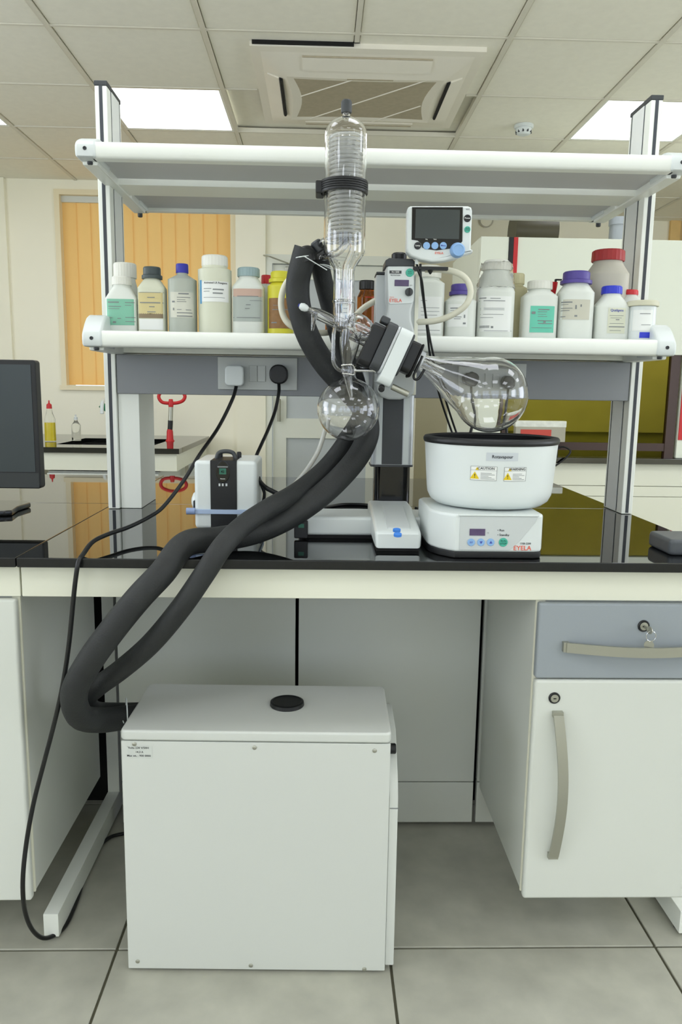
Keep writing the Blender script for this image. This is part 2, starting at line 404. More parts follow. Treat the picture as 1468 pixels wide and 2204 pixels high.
# vertical blind
M_BLIND = bpy.data.materials.new('orange blind fabric'); M_BLIND.use_nodes = True
nt = M_BLIND.node_tree; nt.nodes.remove(nt.nodes['Principled BSDF'])
d1 = nt.nodes.new('ShaderNodeBsdfDiffuse'); d2 = nt.nodes.new('ShaderNodeBsdfTranslucent'); mx = nt.nodes.new('ShaderNodeMixShader'); mx.inputs[0].default_value = 0.38
wv = nt.nodes.new('ShaderNodeTexNoise'); wv.inputs['Scale'].default_value = 240
rp = nt.nodes.new('ShaderNodeValToRGB'); rp.color_ramp.elements[0].color = (*lin((240, 190, 116)), 1); rp.color_ramp.elements[1].color = (*lin((248, 206, 134)), 1)
nt.links.new(wv.outputs['Fac'], rp.inputs['Fac'])
for d in (d1, d2): nt.links.new(rp.outputs['Color'], d.inputs['Color'])
nt.links.new(d1.outputs[0], mx.inputs[1]); nt.links.new(d2.outputs[0], mx.inputs[2]); nt.links.new(mx.outputs[0], nt.nodes['Material Output'].inputs['Surface'])
bl = thing('vertical_blind', 'closed orange vertical blind hanging in the window of the back wall', 'blind', ((WX0 + WX1) / 2, YB + 0.05, WZ0 + 0.03))
boxo('head_rail', M_LAM, bl, WX0 + t, WX1 - t, YB + 0.03, YB + 0.07, WZ1 - t - 0.04, WZ1 - t)
pw = 0.098; n = int((WX1 - WX0 - 2 * t) / pw) + 1; pw = (WX1 - WX0 - 2 * t) / n
for k in range(n):
    x = WX0 + t + k * pw; bm = B(); N = 5; fr = []; bk = []
    for q in range(N + 1):
        u = q / N; xx = x - 0.004 + u * (pw + 0.008); yy = YB + 0.05 - 0.006 * math.sin(math.pi * u) + 0.008 * u
        fr.append((bm.verts.new((xx, yy, WZ0 + 0.024)), bm.verts.new((xx, yy, WZ1 - t - 0.035))))
        bk.append((bm.verts.new((xx, yy + 0.0012, WZ0 + 0.05)), bm.verts.new((xx, yy + 0.0012, WZ1 - t - 0.035))))
    for a, b in zip(fr, fr[1:]): bm.faces.new((a[0], b[0], b[1], a[1]))
    obj('blind_slat', bm, M_BLIND, bl, smooth=60)
    del bk
# door in the back wall
door = bpy.data.objects.new('door_1', None); COL.objects.link(door); door['kind'] = 'structure'; MW['door_1'] = Matrix.Identity(4)
M_DOORW = mat('white door profile', (226, 228, 216), 0.4, var=0.01); M_DOORG = mat('frosted grey door panel', (192, 198, 200), 0.35, var=0.02)
bm = B(); box(bm, DX0 - 0.02, DX0 + 0.03, YB - 0.02, YB + 0.12, 0, DZ1 + 0.03); box(bm, DX1 - 0.03, DX1 + 0.02, YB - 0.02, YB + 0.12, 0, DZ1 + 0.03); box(bm, DX0 + .03, DX1 - .03, YB - 0.02, YB + 0.12, DZ1 - 0.03, DZ1 + 0.03)
obj('door_frame', bm, M_DOORW, door)
ra, rb = at(650, 943, YB).z, at(650, 901, YB).z
bm = B(); box(bm, DX0 + .034, DX0 + 0.13, YB + .01, YB + .06, .01, DZ1 - .034); box(bm, DX1 - .13, DX1 - .034, YB + .01, YB + .06, .01, DZ1 - .034)
box(bm, DX0 + .13, DX1 - .13, YB + .01, YB + .06, DZ1 - .13, DZ1 - .034); box(bm, DX0 + .13, DX1 - .13, YB + .005, YB + .06, ra, rb); box(bm, DX0 + .13, DX1 - .13, YB + .01, YB + .06, .01, .2)
obj('door_leaf', bm, M_DOORW, door)
boxo('door_panel', M_DOORG, door, DX0 + .128, DX1 - .128, YB + .03, YB + .045, .18, ra + .01)
boxo('door_panel', M_DOORG, door, DX0 + .128, DX1 - .128, YB + .03, YB + .045, rb - .01, DZ1 - .12)
bm = B(); box(bm, DX0 + .12, DX0 + .30, YB - .02, YB + .03, DZ1 - .10, DZ1 - .05, .006); cyl(bm, (DX0 + .2, YB - .02, DZ1 - .05), (DX0 + .02, YB - .10, DZ1 + .0), .005, 8); cyl(bm, (DX0 + .02, YB - .10, DZ1 + .0), (DX0 - .03, YB - .03, DZ1 + .02), .005, 8)
obj('door_closer', bm, M_STEEL, door)
cyl_ = B(); cyl(cyl_, (DX0 + .08, YB - .03, 1.0), (DX0 + .08, YB - .03, 1.16), .012, 10); box(cyl_, DX0 + .07, DX0 + .09, YB - .03, YB + .02, 1.01, 1.03); box(cyl_, DX0 + .07, DX0 + .09, YB - .03, YB + .02, 1.13, 1.15)
obj('door_handle', cyl_, M_STEEL, door)
# framed opening in the recess, far right
p0 = at(1442, 470, YR); p1 = at(1462, 470, YR)
d2o = bpy.data.objects.new('door_2', None); COL.objects.link(d2o); d2o['kind'] = 'structure'; MW['door_2'] = Matrix.Identity(4)
M_WOODF = mat('pale wooden door frame', (232, 196, 130), 0.5, var=0.06, scale=14)
zt = at(1445, 450, YR).z
bm = B(); box(bm, p0.x, p0.x + .08, YR - .03, YR, 0, zt); box(bm, p0.x + 0.9, p0.x + .98, YR - .03, YR, 0, zt); box(bm, p0.x + .08, p0.x + .9, YR - .03, YR, zt - .08, zt)
obj('door_frame', bm, M_WOODF, d2o); boxo('door_leaf', mat('tan door leaf', (206, 176, 122), 0.5, var=0.05), d2o, p0.x + .082, p0.x + .898, YR - .015, YR, .01, zt - .082)

# ------------------------------------------------------------------ ceiling cassette
M_AC = mat('cassette white plastic', (234, 229, 214), 0.5, var=0.015); M_ACG = mat('cassette grille mesh', (176, 166, 142), 0.7, var=0.06, scale=40)
ax0, ax1, ay0, ay1 = -0.30, 0.66, 3.35, 4.265; acx, acy = (ax0 + ax1) / 2, (ay0 + ay1) / 2
ac = thing('air_conditioner', 'square ceiling cassette air conditioner with a tan mesh grille above the condenser', 'air conditioner', (acx, acy, CH))
zo, zi = CH - 0.018, CH - 0.058
gx0, gx1, gy0, gy1 = acx - .31, acx + .31, acy - .235, acy + .235
def quad_ring(bm, outer, zo_, inner, zi_):
    a = [bm.verts.new((x, y, zo_)) for x, y in outer]; b = [bm.verts.new((x, y, zi_)) for x, y in inner]
    n = len(a)
    for i in range(n):
        j = (i + 1) % n; bm.faces.new((a[i], a[j], b[j], b[i]))
    return a, b
def concave(x0, x1, y0, y1, c, n=8):
    out = []
    for k in range(n): u = k / n; out.append((x0 + (x1 - x0) * u, y0 + c * 0.5 * math.sin(math.pi * u)))
    for k in range(n): u = k / n; out.append((x1 - c * math.sin(math.pi * u), y0 + (y1 - y0) * u))
    for k in range(n): u = k / n; out.append((x1 + (x0 - x1) * u, y1 - c * 0.5 * math.sin(math.pi * u)))
    for k in range(n): u = k / n; out.append((x0 + c * math.sin(math.pi * u), y1 + (y0 - y1) * u))
    return out
def square(x0, x1, y0, y1, n=8):
    return concave(x0, x1, y0, y1, 0.0, n)
bm = B()
quad_ring(bm, square(ax0, ax1, ay0, ay1), CH + .001, square(ax0, ax1, ay0, ay1), zo)
quad_ring(bm, square(ax0, ax1, ay0, ay1), zo, square(ax0 + .04, ax1 - .04, ay0 + .04, ay1 - .04), zo - .004)
quad_ring(bm, square(ax0 + .04, ax1 - .04, ay0 + .04, ay1 - .04), zo - .004, concave(gx0 - .03, gx1 + .03, gy0 - .03, gy1 + .03, .02), zi)
quad_ring(bm, concave(gx0 - .03, gx1 + .03, gy0 - .03, gy1 + .03, .02), zi, concave(gx0, gx1, gy0, gy1, .03), zi + .004)
bmesh.ops.recalc_face_normals(bm, faces=bm.faces)
obj('panel_body', bm, M_AC, ac, smooth=25)
bm = B(); bm.faces.new([bm.verts.new((x, y, zi + .004)) for x, y in concave(gx0, gx1, gy0, gy1, .03)]); obj('intake_grille', bm, M_ACG, ac)
for (xa, ya), (xb, yb) in (((648, 207), (772, 168)), ((668, 255), (918, 173)), ((800, 262), (905, 228))):
    pa, pb = on(xa, ya, zi + .003), on(xb, yb, zi + .003)
    obj('grille_rib', tube(B(), [pa, pb], .003, 6, smoothpath=False), M_AC, ac)
def slope_z(t): return zo - .004 + (zi - zo + .004) * t
def louver(x0, x1, y0, y1, side):
    bm = B()
    pts = {'near': ((x0, y0), (x1, y0), (x1, y1), (x0, y1))}.get(side, ((x0, y0), (x1, y0), (x1, y1), (x0, y1)))
    def zz(x, y):
        tx = min(max((x - ax0 - .04) / (gx0 - .03 - ax0 - .04), 0), 1); tx2 = min(max((ax1 - .04 - x) / (ax1 - .04 - gx1 - .03), 0), 1)
        ty = min(max((y - ay0 - .04) / (gy0 - .03 - ay0 - .04), 0), 1); ty2 = min(max((ay1 - .04 - y) / (ay1 - .04 - gy1 - .03), 0), 1)
        return slope_z(min(tx, tx2, ty, ty2))
    vs = [bm.verts.new((x, y, zz(x, y) - .005)) for x, y in pts]; vt = [bm.verts.new((x, y, zz(x, y) + .004)) for x, y in pts]
    bm.faces.new(vs[::-1]); bm.faces.new(vt)
    for i in range(4): j = (i + 1) % 4; bm.faces.new((vs[i], vs[j], vt[j], vt[i]))
    bmesh.ops.recalc_face_normals(bm, faces=bm.faces)
    lv = obj('louver', bm, M_AC, ac)
    bm = B()
    e = {'near': ((x0, y0 - .006), (x1, y0 - .006)), 'far': ((x0, y1 + .006), (x1, y1 + .006)), 'left': ((x1 + .009, y0), (x1 + .009, y1)), 'right': ((x0 - .009, y0), (x0 - .009, y1))}[side]
    a = Vector((*e[0], zz(*e[0]) - .003)); b = Vector((*e[1], zz(*e[1]) - .003))
    tube(bm, [a, b], .0035 if side == 'near' else .008, 6, smoothpath=False); obj('louver_slit', bm, M_ACG if side in ('near', 'far') else M_BLKD, lv)
louver(acx - .27, acx + .27, ay0 + .065, ay0 + .145, 'near'); louver(acx - .27, acx + .27, ay1 - .145, ay1 - .065, 'far')
louver(ax0 + .055, ax0 + .105, acy - .22, acy + .22, 'left'); louver(ax1 - .105, ax1 - .055, acy - .22, acy + .22, 'right')
boxo('panel_gap', M_BLKD, ac, ax0 + .01, 0.12, ay0 - .012, ay0 + .002, CH - .012, CH + .01)
boxo('receiver_label', M_ACG, ac, acx - .08, acx + .12, gy0 - .022, gy0 - .012, zi - .001, zi + .002)
# smoke detector
c = on(1127, 283, CH - 0.03)
sd = thing('smoke_detector', 'round white smoke detector on the ceiling right of the air conditioner', 'smoke detector', (c.x, c.y, CH))
obj('detector_base', lathe(B(), [(.05, 0), (.05, .012), (.046, .016)], (c.x, c.y, CH + .0), (0, 0, -1), 28), M_WP, sd, 40)
obj('detector_head', lathe(B(), [(.04, .014), (.042, .03), (.034, .044), (.018, .05)], (c.x, c.y, CH + .0), (0, 0, -1), 28), M_WP, sd, 40)
bm = B()
for k in range(10):
    a = k * math.pi / 5; box(bm, c.x + .038 * math.cos(a) - .004, c.x + .038 * math.cos(a) + .004, c.y + .038 * math.sin(a) - .004, c.y + .038 * math.sin(a) + .004, CH - .04, CH - .028)
obj('detector_vent', bm, M_DGR, sd)
# ================================================================== BENCH
ZC = 0.89; YE = 1.513; YS = 2.25; XS = -0.605; XE = 0.897; YBK = 2.99
def slab(label, x0, x1, y0, y1):
    bm = box(B(), x0, x1, y0, y1, ZC - 0.02, ZC, 0.0025, 2)
    o = obj('worktop', bm, M_GRAN, None, 40); o.data.materials.append(M_GRANE)
    for p in o.data.polygons:
        if p.normal.z < .5: p.material_index = 1
    return tag(o, label, 'worktop')
slab('polished black granite worktop carrying the rotary evaporator', XS + .0008, XE, YE, YS - .001)
slab('polished black worktop under the computer screen at the left edge', -2.2, XS - .0008, YE, YS - .001)
slab('far half of the black worktop, behind the reagent rack', XS + .0008, XE, YS + .001, YBK)
slab('far black worktop at the left, behind the computer screen', -2.2, XS - .0008, YS + .001, YBK)
ZA0, ZA1 = 0.802, 0.87
fr = thing('bench_frame', 'white steel bench frame with apron, C-shaped legs and back panels under the worktop', 'bench frame', (0.15, 1.8, 0))
boxo('apron', M_LAMC, fr, XS - .003, XE - .004, YE + .03, YE + .05, ZA0, ZA1, .002)
for x0 in (XS - .004, XE - .06):
    boxo('leg_foot', M_POWD, fr, x0, x0 + .034, 1.568, 2.10, .006, .062, .002)
    boxo('leg_post', M_POWD, fr, x0, x0 + .034, 2.10, 2.14, .006, ZA1, .002)
    boxo('leg_arm', M_POWD, fr, x0, x0 + .034, YE + .052, 2.099, .832, ZA1 - .001, .002)
    for y_ in (1.60, 2.08):
        obj('levelling_foot', lathe(B(), [(.014, 0), (.014, .006)], (x0 + .017, y_, 0), (0, 0, 1), 14), M_BLK, fr, 40)
YP = 2.02
for a, b in ((-.546, -.062), (-.053, .446), (.456, XE - .062)):
    boxo('back_panel', M_LAM, fr, a, b, YP, YP + .018, .137, ZA1, .001)
    boxo('plinth_panel', M_LAM, fr, a + .0 if a > -.1 and a < .4 else a, b, YP, YP + .018, .012, .134, .001)
boxo('gap_shade_sheet', M_BLKD, fr, -.74, XE - .01, 2.16, 2.17, .0, ZA1)  # black sheet painting the shade seen through the panel gaps
fl = thing('left_bench_frame', 'white apron and back panel of the neighbouring bench at the left edge', 'bench frame', (-1.3, 1.8, 0))
boxo('apron', M_LAMC, fl, -2.2, XS - .006, YE + .03, YE + .05, ZA0, ZA1, .002)
boxo('back_panel', M_LAM, fl, -2.2, -.75, YP + .06, YP + .078, .012, ZA1, .001)
boxo('leg_post', M_POWD, fl, -2.2, -2.16, 1.6, 1.95, 0.0, ZA1, .002)
# far benches: simple carcasses with door fronts
for x0, x1, nm in ((XS + .02, XE - .02, 'white under-bench cabinet on the far side of the island, right of centre'), (-2.15, XS - .02, 'white under-bench cabinet on the far side of the island, at the left')):
    c = thing('far_cabinet', nm, 'cabinet', ((x0 + x1) / 2, 2.6, 0))
    boxo('cabinet_body', M_LAM, c, x0, x1, 2.30, 2.90, .08, ZC - .021, .002)
    boxo('cabinet_base', M_BLKD, c, x0 + .03, x1 - .03, 2.34, 2.86, 0, .079)
    mid = (x0 + x1) / 2
    for a, b in ((x0, mid - .002), (mid + .002, x1)):
        d = boxo('cabinet_door', M_LAM, c, a, b, 2.901, 2.919, .09, ZC - .06, .003)
# left cabinet
def handle_curve(bm, p0, p1, out, bow, w, th, vertical):
    p0, p1 = Vector(p0), Vector(p1); n = 16; prev = None
    for k in range(n + 1):
        u = k / n; s = math.sin(math.pi * u)
        c = p0.lerp(p1, u)
        side = Vector((bow * s, 0, 0)) if vertical else Vector((0, 0, -bow * s))
        c = c + side + Vector((0, -out * (0.35 + 0.65 * s), 0))
        hw = Vector((w / 2, 0, 0)) if vertical else Vector((0, 0, w / 2))
        d = Vector((0, th / 2, 0))
        ring = [bm.verts.new(c - hw - d), bm.verts.new(c + hw - d), bm.verts.new(c + hw + d), bm.verts.new(c - hw + d)]
        if prev:
            for i in range(4): j = (i + 1) % 4; bm.faces.new((prev[i], prev[j], ring[j], ring[i]))
        else: bm.faces.new(ring[::-1])
        prev = ring
    bm.faces.new(prev)
    for q in (p0, p1):
        box(bm, q.x - (w / 2 if vertical else .006), q.x + (w / 2 if vertical else .006), q.y - out * .36, q.y, q.z - (.006 if vertical else w / 2), q.z + (.006 if vertical else w / 2))
    bmesh.ops.recalc_face_normals(bm, faces=bm.faces)
    return bm
cl = thing('left_cabinet', 'white under-bench cabinet hanging at the left edge, its side panel facing the knee space', 'cabinet', (-1.0, 1.75, 0.125))
boxo('cabinet_body', M_LAM, cl, -1.2, -.617, 1.557, 2.06, .13, ZA0 - .002, .001)
boxo('edge_band', M_EDGE, cl, -.632, -.6155, 1.551, 1.5565, .13, ZA0 - .002, .0005)
dl = boxo('cabinet_door', M_LAM, cl, -1.198, -.617, 1.53, 1.55, .122, ZA0 - .003, .006, 3)
obj('handle', handle_curve(B(), (-1.14, 1.53, .35), (-1.14, 1.53, .6), .03, .02, .018, .005, True), M_STEEL, dl, 40)
# right cabinet
XC = 0.458
cr = thing('right_cabinet', 'white under-bench cabinet with a blue-grey drawer over a door, at the right', 'cabinet', (.67, 1.75, .12))
boxo('cabinet_body', M_LAM, cr, XC + .002, XE - .065, 1.557, 2.005, .128, ZA0 - .002, .001)
boxo('edge_band', M_EDGE, cr, XC, XC + .02, 1.551, 1.5565, .128, ZA0 - .002, .0005)
dr = boxo('drawer', M_GREYB, cr, XC + .001, XE - .004, 1.53, 1.55, .635, ZA0 - .003, .005, 3)
dd = boxo('cabinet_door', M_LAM, cr, XC + .001, XE - .004, 1.53, 1.55, .122, .632, .007, 3)
h0 = at(1216, 1390, 1.53); h1x = XC + XE - h0.x
obj('handle', handle_curve(B(), (h0.x, 1.53, h0.z), (h1x, 1.53, h0.z - .002), .03, .003, .021, .005, False), M_STEEL, dr, 40)['label'] = 'curved nickel drawer handle'
h0 = at(1203, 1535, 1.53); h1 = at(1192, 1838, 1.53)
obj('handle', handle_curve(B(), (h0.x - .004, 1.53, h0.z), (h1.x - .004, 1.53, h1.z),   .03, .009, .0215, .005, True), M_STEEL, dd, 40)['label'] = 'curved nickel door handle'
def lock(px, py, par, key=False):
    c = at(px, py, 1.53)
    l = obj('lock', lathe(B(), [(.0125, 0), (.0125, .002), (.0105, .004), (.0088, .003)], c, (0, -1, 0), 24), M_BLK, par, 40)
    obj('lock_core', lathe(B(), [(.0085, .002), (.0085, .0042), (.0035, .0045)], c, (0, -1, 0), 20), M_STEEL, l, 40)
    boxo('keyhole', M_BLKD, l, c.x - .003, c.x + .003, c.y - .0056, c.y - .004, c.z - .0008, c.z + .0008)
    return c
lock(1193, 1502, dd)
c = lock(1385, 1347, dr)
kt = thing('key_ring', 'two small keys hanging from the drawer lock', 'key', (c.x, c.y - .01, c.z - .03))
bm = B(); box(bm, c.x - .0012, c.x + .0012, c.y - .022, c.y - .0046, c.z - .003, c.z + .003); lathe(bm, [(.008, -.0009), (.008, .0009)], (c.x + .003, c.y - .024, c.z - .002), (1, .35, 0), 16)
obj('key', bm, M_STEEL, kt, 40)
bm = B(); tube(bm, [(c.x + .006 + .010 * math.sin(a), c.y - .026, c.z - .014 + .011 * math.cos(a)) for a in [k * math.pi / 8 for k in range(17)]], .0008, 6, 2); obj('split_ring', bm, M_CHR, kt, 40)
bm = B(); lathe(bm, [(.010, -.0009), (.010, .0009)], (c.x + .004, c.y - .024, c.z - .034), (.25, 1, 0), 18); box(bm, c.x + .000, c.x + .006, c.y - .0255, c.y - .0237, c.z - .055, c.z - .042); obj('key', bm, M_STEEL, kt, 40)

# ================================================================== REAGENT RACK
YU0, YU1, YRF, YRR = 2.15, 2.29, 1.94, 2.50
XU = [(-.594, -.562), (.866, .898)]
rk = thing('reagent_rack', 'white and aluminium two-shelf reagent rack standing across the black worktop', 'rack', (.15, 2.22, ZC))
for k, (a, b) in enumerate(XU):
    u = boxo('upright', M_POWD, rk, a, b, YU0, YU1, ZC + .0005, 2.0, .003)
    for zz in (0,):
        boxo('slot', M_SLOT, u, (a + b) / 2 - .0045, (a + b) / 2 + .0045, YU0 - .0006, YU0 + .004, ZC + .004, 2.0)
    xi = b if k == 0 else a; s = 1 if k == 0 else -1
    for yy in (YU0 + .038, YU1 - .016):
        boxo('side_groove', M_SLOT, u, xi - .001, xi + .0006 * s, yy - .0022, yy + .0022, ZC + .004, 2.0)
    boxo('side_plate', M_UPR, u, xi - .001 * s, xi + .0012 * s, YU0 + .043, YU1 - .022, ZC + .004, 1.999)
    boxo('end_cap', M_DGR, u, a - .001, b + .001, YU0 - .001, YU1 + .001, 2.0, 2.012, .002)
# white service duct below the power panel, left
boxo('cable_duct', M_POWD, rk, -.561, -.503, YU0 + .012, YU1 + .06, ZC + .0005, 1.222, .002)
PZ0, PZ1 = 1.211, 1.318
boxo('power_panel', M_GREY, rk, -.561, .865, YU0 + .004, YU0 + .075, PZ0, PZ1, .003)
XSH0, XSH1 = -.575, .878
def rail(y, z0, z1, front):
    # rounded extrusion: flat underside, curved face
    s = -1 if front else 1; pts = []; h = z1 - z0
    for k in range(9):
        a = -math.pi / 2 + math.pi * k / 8
        pts.append((y + s * (.012 * max(math.cos(a), 0) ** .6), z0 + h / 2 + h / 2 * math.sin(a)))
    pts += [(y - s * .022, z1), (y - s * .022, z0)]
    return prism(B(), pts, XSH0 + .03, XSH1 - .03, 'YZ')
def shelf(zb, zt, lip):
    """zb..zt: front rail bottom and top; lip: how far the end caps rise above the rail"""
    zd = (zb + zt) / 2 + .006
    obj('shelf_rail', rail(YRF, zb, zt, True), M_POWD, rk, 50)
    obj('shelf_rail', rail(YRR, zb, zt, False), M_POWD, rk, 50)
    for y0, y1 in ((YRF + .022, YU0 - .002), (YU1 + .002, YRR - .022)):
        boxo('shelf_board', M_SHELF, rk, XSH0 + .03, XSH1 - .03, y0, y1, zb + .010, zb + .024)
    boxo('shelf_beam', M_POWD, rk, XU[0][1] + .001, XU[1][0] - .001, YU0 + .006, YU1 - .02, zb - .004, zb + .0235, .002)
    for k, (a, b) in enumerate(((-.583, -.534), (.836, .885))):
        br = boxo('shelf_bracket', M_POWD, rk, a + .006, b - .006, YRF + .024, YRR - .024, zb - .008, zb + .03, .004)
        for y, s in ((YRF, -1), (YRR, 1)):
            h = zt - zb
            prof = [(-.008, 0), (-.014, .08 * h), (-.0165, .4 * h), (-.0155, .72 * h), (-.011, .92 * h), (-.003, h + .15 * lip), (.010, h + .5 * lip), (.026, h + .82 * lip), (.045, h + lip), (.085, h + lip), (.100, h + .9 * lip), (.110, h + .6 * lip), (.114, 0)]
            pts = [(y - s * p_ * 1.0 if s < 0 else y - p_, zb + q_) for p_, q_ in prof]
            pts = [(y + (-s) * p_, zb + q_) for p_, q_ in prof]
            cap = obj('corner_cap', prism(B(), pts, a, b, 'YZ', .007, 4), M_WP, rk, 50)
            cc = Vector(((a + b) / 2, y + s * .0150, (zb + zt) / 2))
            obj('screw', lathe(B(), [(.0045, 0), (.0045, .0028), (.003, .0034), (.002, .0015)], cc, (0, s, 0), 14), M_DGR, cap, 40)
            if s > 0:
                xi_ = b + .016 if k == 0 else a - .016
                obj('screw', lathe(B(), [(.0045, 0), (.0045, .0028), (.003, .0034), (.002, .0015)], Vector((xi_, y - .0215, (zb + zt) / 2)), (0, -1, 0), 14), M_DGR, cap, 40)
                obj('pad', lathe(B(), [(.0075, 0), (.0075, .010), (.005, .012)], ((a + b) / 2, y - .02, zb - .006), (0, 0, -1), 14), M_DGR, cap, 40)
            obj('pad', lathe(B(), [(.007, 0), (.007, .006), (.005, .008)], ((a + b) / 2, y - s * .025, zb + .001), (0, 0, -1), 14), M_DGR, cap, 40)
shelf(1.762, 1.800, .018)
shelf(1.326, 1.366, .040)
ZSH = 1.326 + .024
# socket plates with rocker switches
M_PLATE = mat('pale grey socket plate', (190, 194, 190), 0.4, var=0.01)
YPP = YU0 + .004
def plate(px0, px1, py0, py1, lab):
    a = at(px0, py1, YPP); b = at(px1, py0, YPP)
    p = boxo('socket_plate', M_PLATE, rk, a.x, b.x, YPP - .009, YPP + .001, a.z, b.z, .002); p['label'] = lab
    mz = (a.z + b.z) / 2; mx_ = (a.x + b.x) / 2
    for dx in (-.0115, .0115):
        r = boxo('rocker_switch', M_PLATE, p, mx_ + dx - .0108, mx_ + dx + .0108, YPP - .0125, YPP - .0085, mz - .022, mz + .022, .0015)
    return a, b
plate(470, 640, 771, 838, 'grey double socket plate with white and black plugs')
plate(985, 1132, 783, 850, 'grey socket plate seen through the flask')

# ================================================================== PLUGS AND CORDS
def plug_bm(c, w, h, dep, roundtop=False):
    bm = B(); prism(bm, rrect(c.x - w / 2, c.x + w / 2, c.z - h / 2, c.z + h / 2, .45 * w if roundtop else .011), c.y - dep, c.y, 'XZ', .005, 3); return bm
c = at(507, 809, YPP - .009); cw = Vector((c.x, YPP - .0095, c.z))
pc = thing('white_plug_cord', 'white square plug in the socket with a long black cord looping down to the floor', 'power cord', tuple(cw))
obj('plug', plug_bm(cw, .051, .055, .034), M_WP, pc, 40)['label'] = 'white square plug'
zf = 0.006
pts = [cw + Vector((.004, -.016, -.026)), at(500, 860, 2.11), at(470, 920, 2.07), at(430, 978, 1.99), at(395, 1035, 1.93), at(352, 1090, 1.85), at(322, 1112, 1.80), at(278, 1134, 1.72), at(232, 1150, 1.64), at(200, 1166, 1.58), at(180, 1188, YE + .02) , at(169, 1210, YE - .008), at(163, 1245, YE - .012), at(158, 1290, YE - .012), at(148, 1390, YE - .014), at(134, 1480, YE - .016), at(116, 1560, YE - .018), at(95, 1640, YE - .02), at(72, 1730, YE - .022), at(56, 1820, YE - .03), at(49, 1900, YE - .04), at(54, 1962, 1.50), at(72, 2004, 1.525), at(100, 2019, 1.553), on(138, 1996, zf), on(163, 1945, zf), on(182, 1888, zf), on(205, 1835, zf), on(235, 1803, zf), on(272, 1793, zf)]
pts[10] = Vector((pts[10].x, pts[10].y, ZC + .0058)); pts[11].z = ZC - .004 if pts[11].z > ZC - .004 else pts[11].z
obj('cord', tube(B(), pts, .0048, 10, 8), M_CORD, pc, 60)
c = at(601, 806, YPP - .009); cw = Vector((c.x, YPP - .0095, c.z))
pc = thing('black_plug_cord', 'round black plug in the socket, its cord dropping to the vacuum pump', 'power cord', tuple(cw))
obj('plug', plug_bm(cw, .05, .052, .036, True), M_BLK, pc, 40)
obj('cord', tube(B(), [cw + Vector((0, -.018, -.024)), at(600, 846, 2.11), at(592, 885, 2.09), at(577, 925, 2.06), at(562, 958, 2.03), at(551, 984, 2.0), at(548, 1010, 1.99), at(556, 1060, 1.985), on(575, 1100, ZC + .004)], .0046, 10, 8), M_CORD, pc, 60)
for (px, py, lab, path) in ((1010, 815, 'left black plug seen through the evaporating flask with its cord', [(1013, 860), (1018, 905), (1006, 960), (1000, 1040)]), (1095, 820, 'right black plug seen through the evaporating flask with its cord', [(1094, 862), (1090, 915), (1092, 960), (1096, 1040)])):
    c = at(px, py, YPP - .009); cw = Vector((c.x, YPP - .0095, c.z))
    pc = thing('black_plug_cord', lab, 'power cord', tuple(cw))
    obj('plug', plug_bm(cw, .042, .042, .036, True), M_BLK, pc, 40)
    obj('cord', tube(B(), [cw + Vector((0, -.018, -.02))] + [at(a, b, 2.10) for a, b in path] + [on(path[-1][0], 1095, ZC + .004)], .004, 8, 6), M_CORD, pc, 60)

# ================================================================== COMPRESSOR UNIT (chiller)
KX0, KX1, KY0, KY1, KZ = -.394, .153, 1.465, 1.712, .546
ch = thing('chiller', 'white steel recirculating chiller box on the floor with a round black lid cap', 'chiller', ((KX0 + KX1) / 2, 1.6, 0))
boxo('housing', M_COMP, ch, KX0, KX1, KY0, KY1, .006, KZ - .024, .002)
pts = rrect(KX0 - .001, KX1 + .001, KY0 - .003, KY1 + .002, .012)
bm = prism(B(), [(x, y) for x, y in pts], KZ - .022, KZ, 'XY', .005, 3); obj('top_cover', bm, M_COMP, ch, 40)
bm = prism(B(), [(KY0 + .006, .016), (KY0 + .006, .40), (KY0 + .03, .44), (KY0 + .11, .505), (KY1 - .004, .505), (KY1 - .004, .016)], KX1 + .0005, KX1 + .019, 'YZ', .002); obj('control_fascia', bm, M_COMP, ch, 40)
boxo('fascia_joint', M_INKG, ch, KX1 + .002, KX1 + .0195, KY0 + .0052, KY0 + .007, .377, .379)
bm = B(); lathe(bm, [(.011, 0), (.011, .012), (.009, .014)], (KX1 + .0012, KY0 + .05, .488), (1, 0, 0), 16); obj('dial_knob', bm, M_BLK, ch, 40)
c = on(618, 1517, KZ)
obj('filler_cap', lathe(B(), [(.036, 0), (.0375, .002), (.0365, .009), (.032, .0105), (.029, .0085)], (c.x, c.y, KZ - .0005), (0, 0, 1), 40), M_BLK, ch, 40)
for px, py in ((291, 1604), (551, 1609), (809, 1613), (298, 2073), (543, 2078), (787, 2082)):
    c = at(px, py, KY0); s_ = obj('screw', lathe(B(), [(.0045, -.001), (.0045, .001), (.003, .002), (0, .0022)], c, (0, -1, 0), 14), M_STEEL, ch, 40)
for x in (KX0 + .04, KX1 - .04):
    for y in (KY0 + .03, KY1 - .03):
        obj('rubber_foot', lathe(B(), [(.016, 0), (.018, .013)], (x, y, -.006), (0, 0, 1), 16), M_BLKD, ch, 40)
flat = lambda y: (lambda X, Z: y)
a = at(277, 1634, KY0); b = at(329, 1608, KY0)
st = obj('asset_sticker', patch(B(), a.x, b.x, a.z, b.z, flat(KY0), .0006, 1), mat('sticker paper', (206, 210, 204), 0.5), ch)
for py, s, px in ((1612, 'Volts 230 V/50H', 300), (1621, '14.3 A', 302), (1629, 'Max wt. : 900 0000', 301)):
    c = at(px, py, KY0); obj('sticker_lettering', text_bm(s, .0062 if px != 302 else .006, c.x, c.z, flat(KY0), lift=.0009), M_INK, st)

ch.rotation_euler.z = -.022
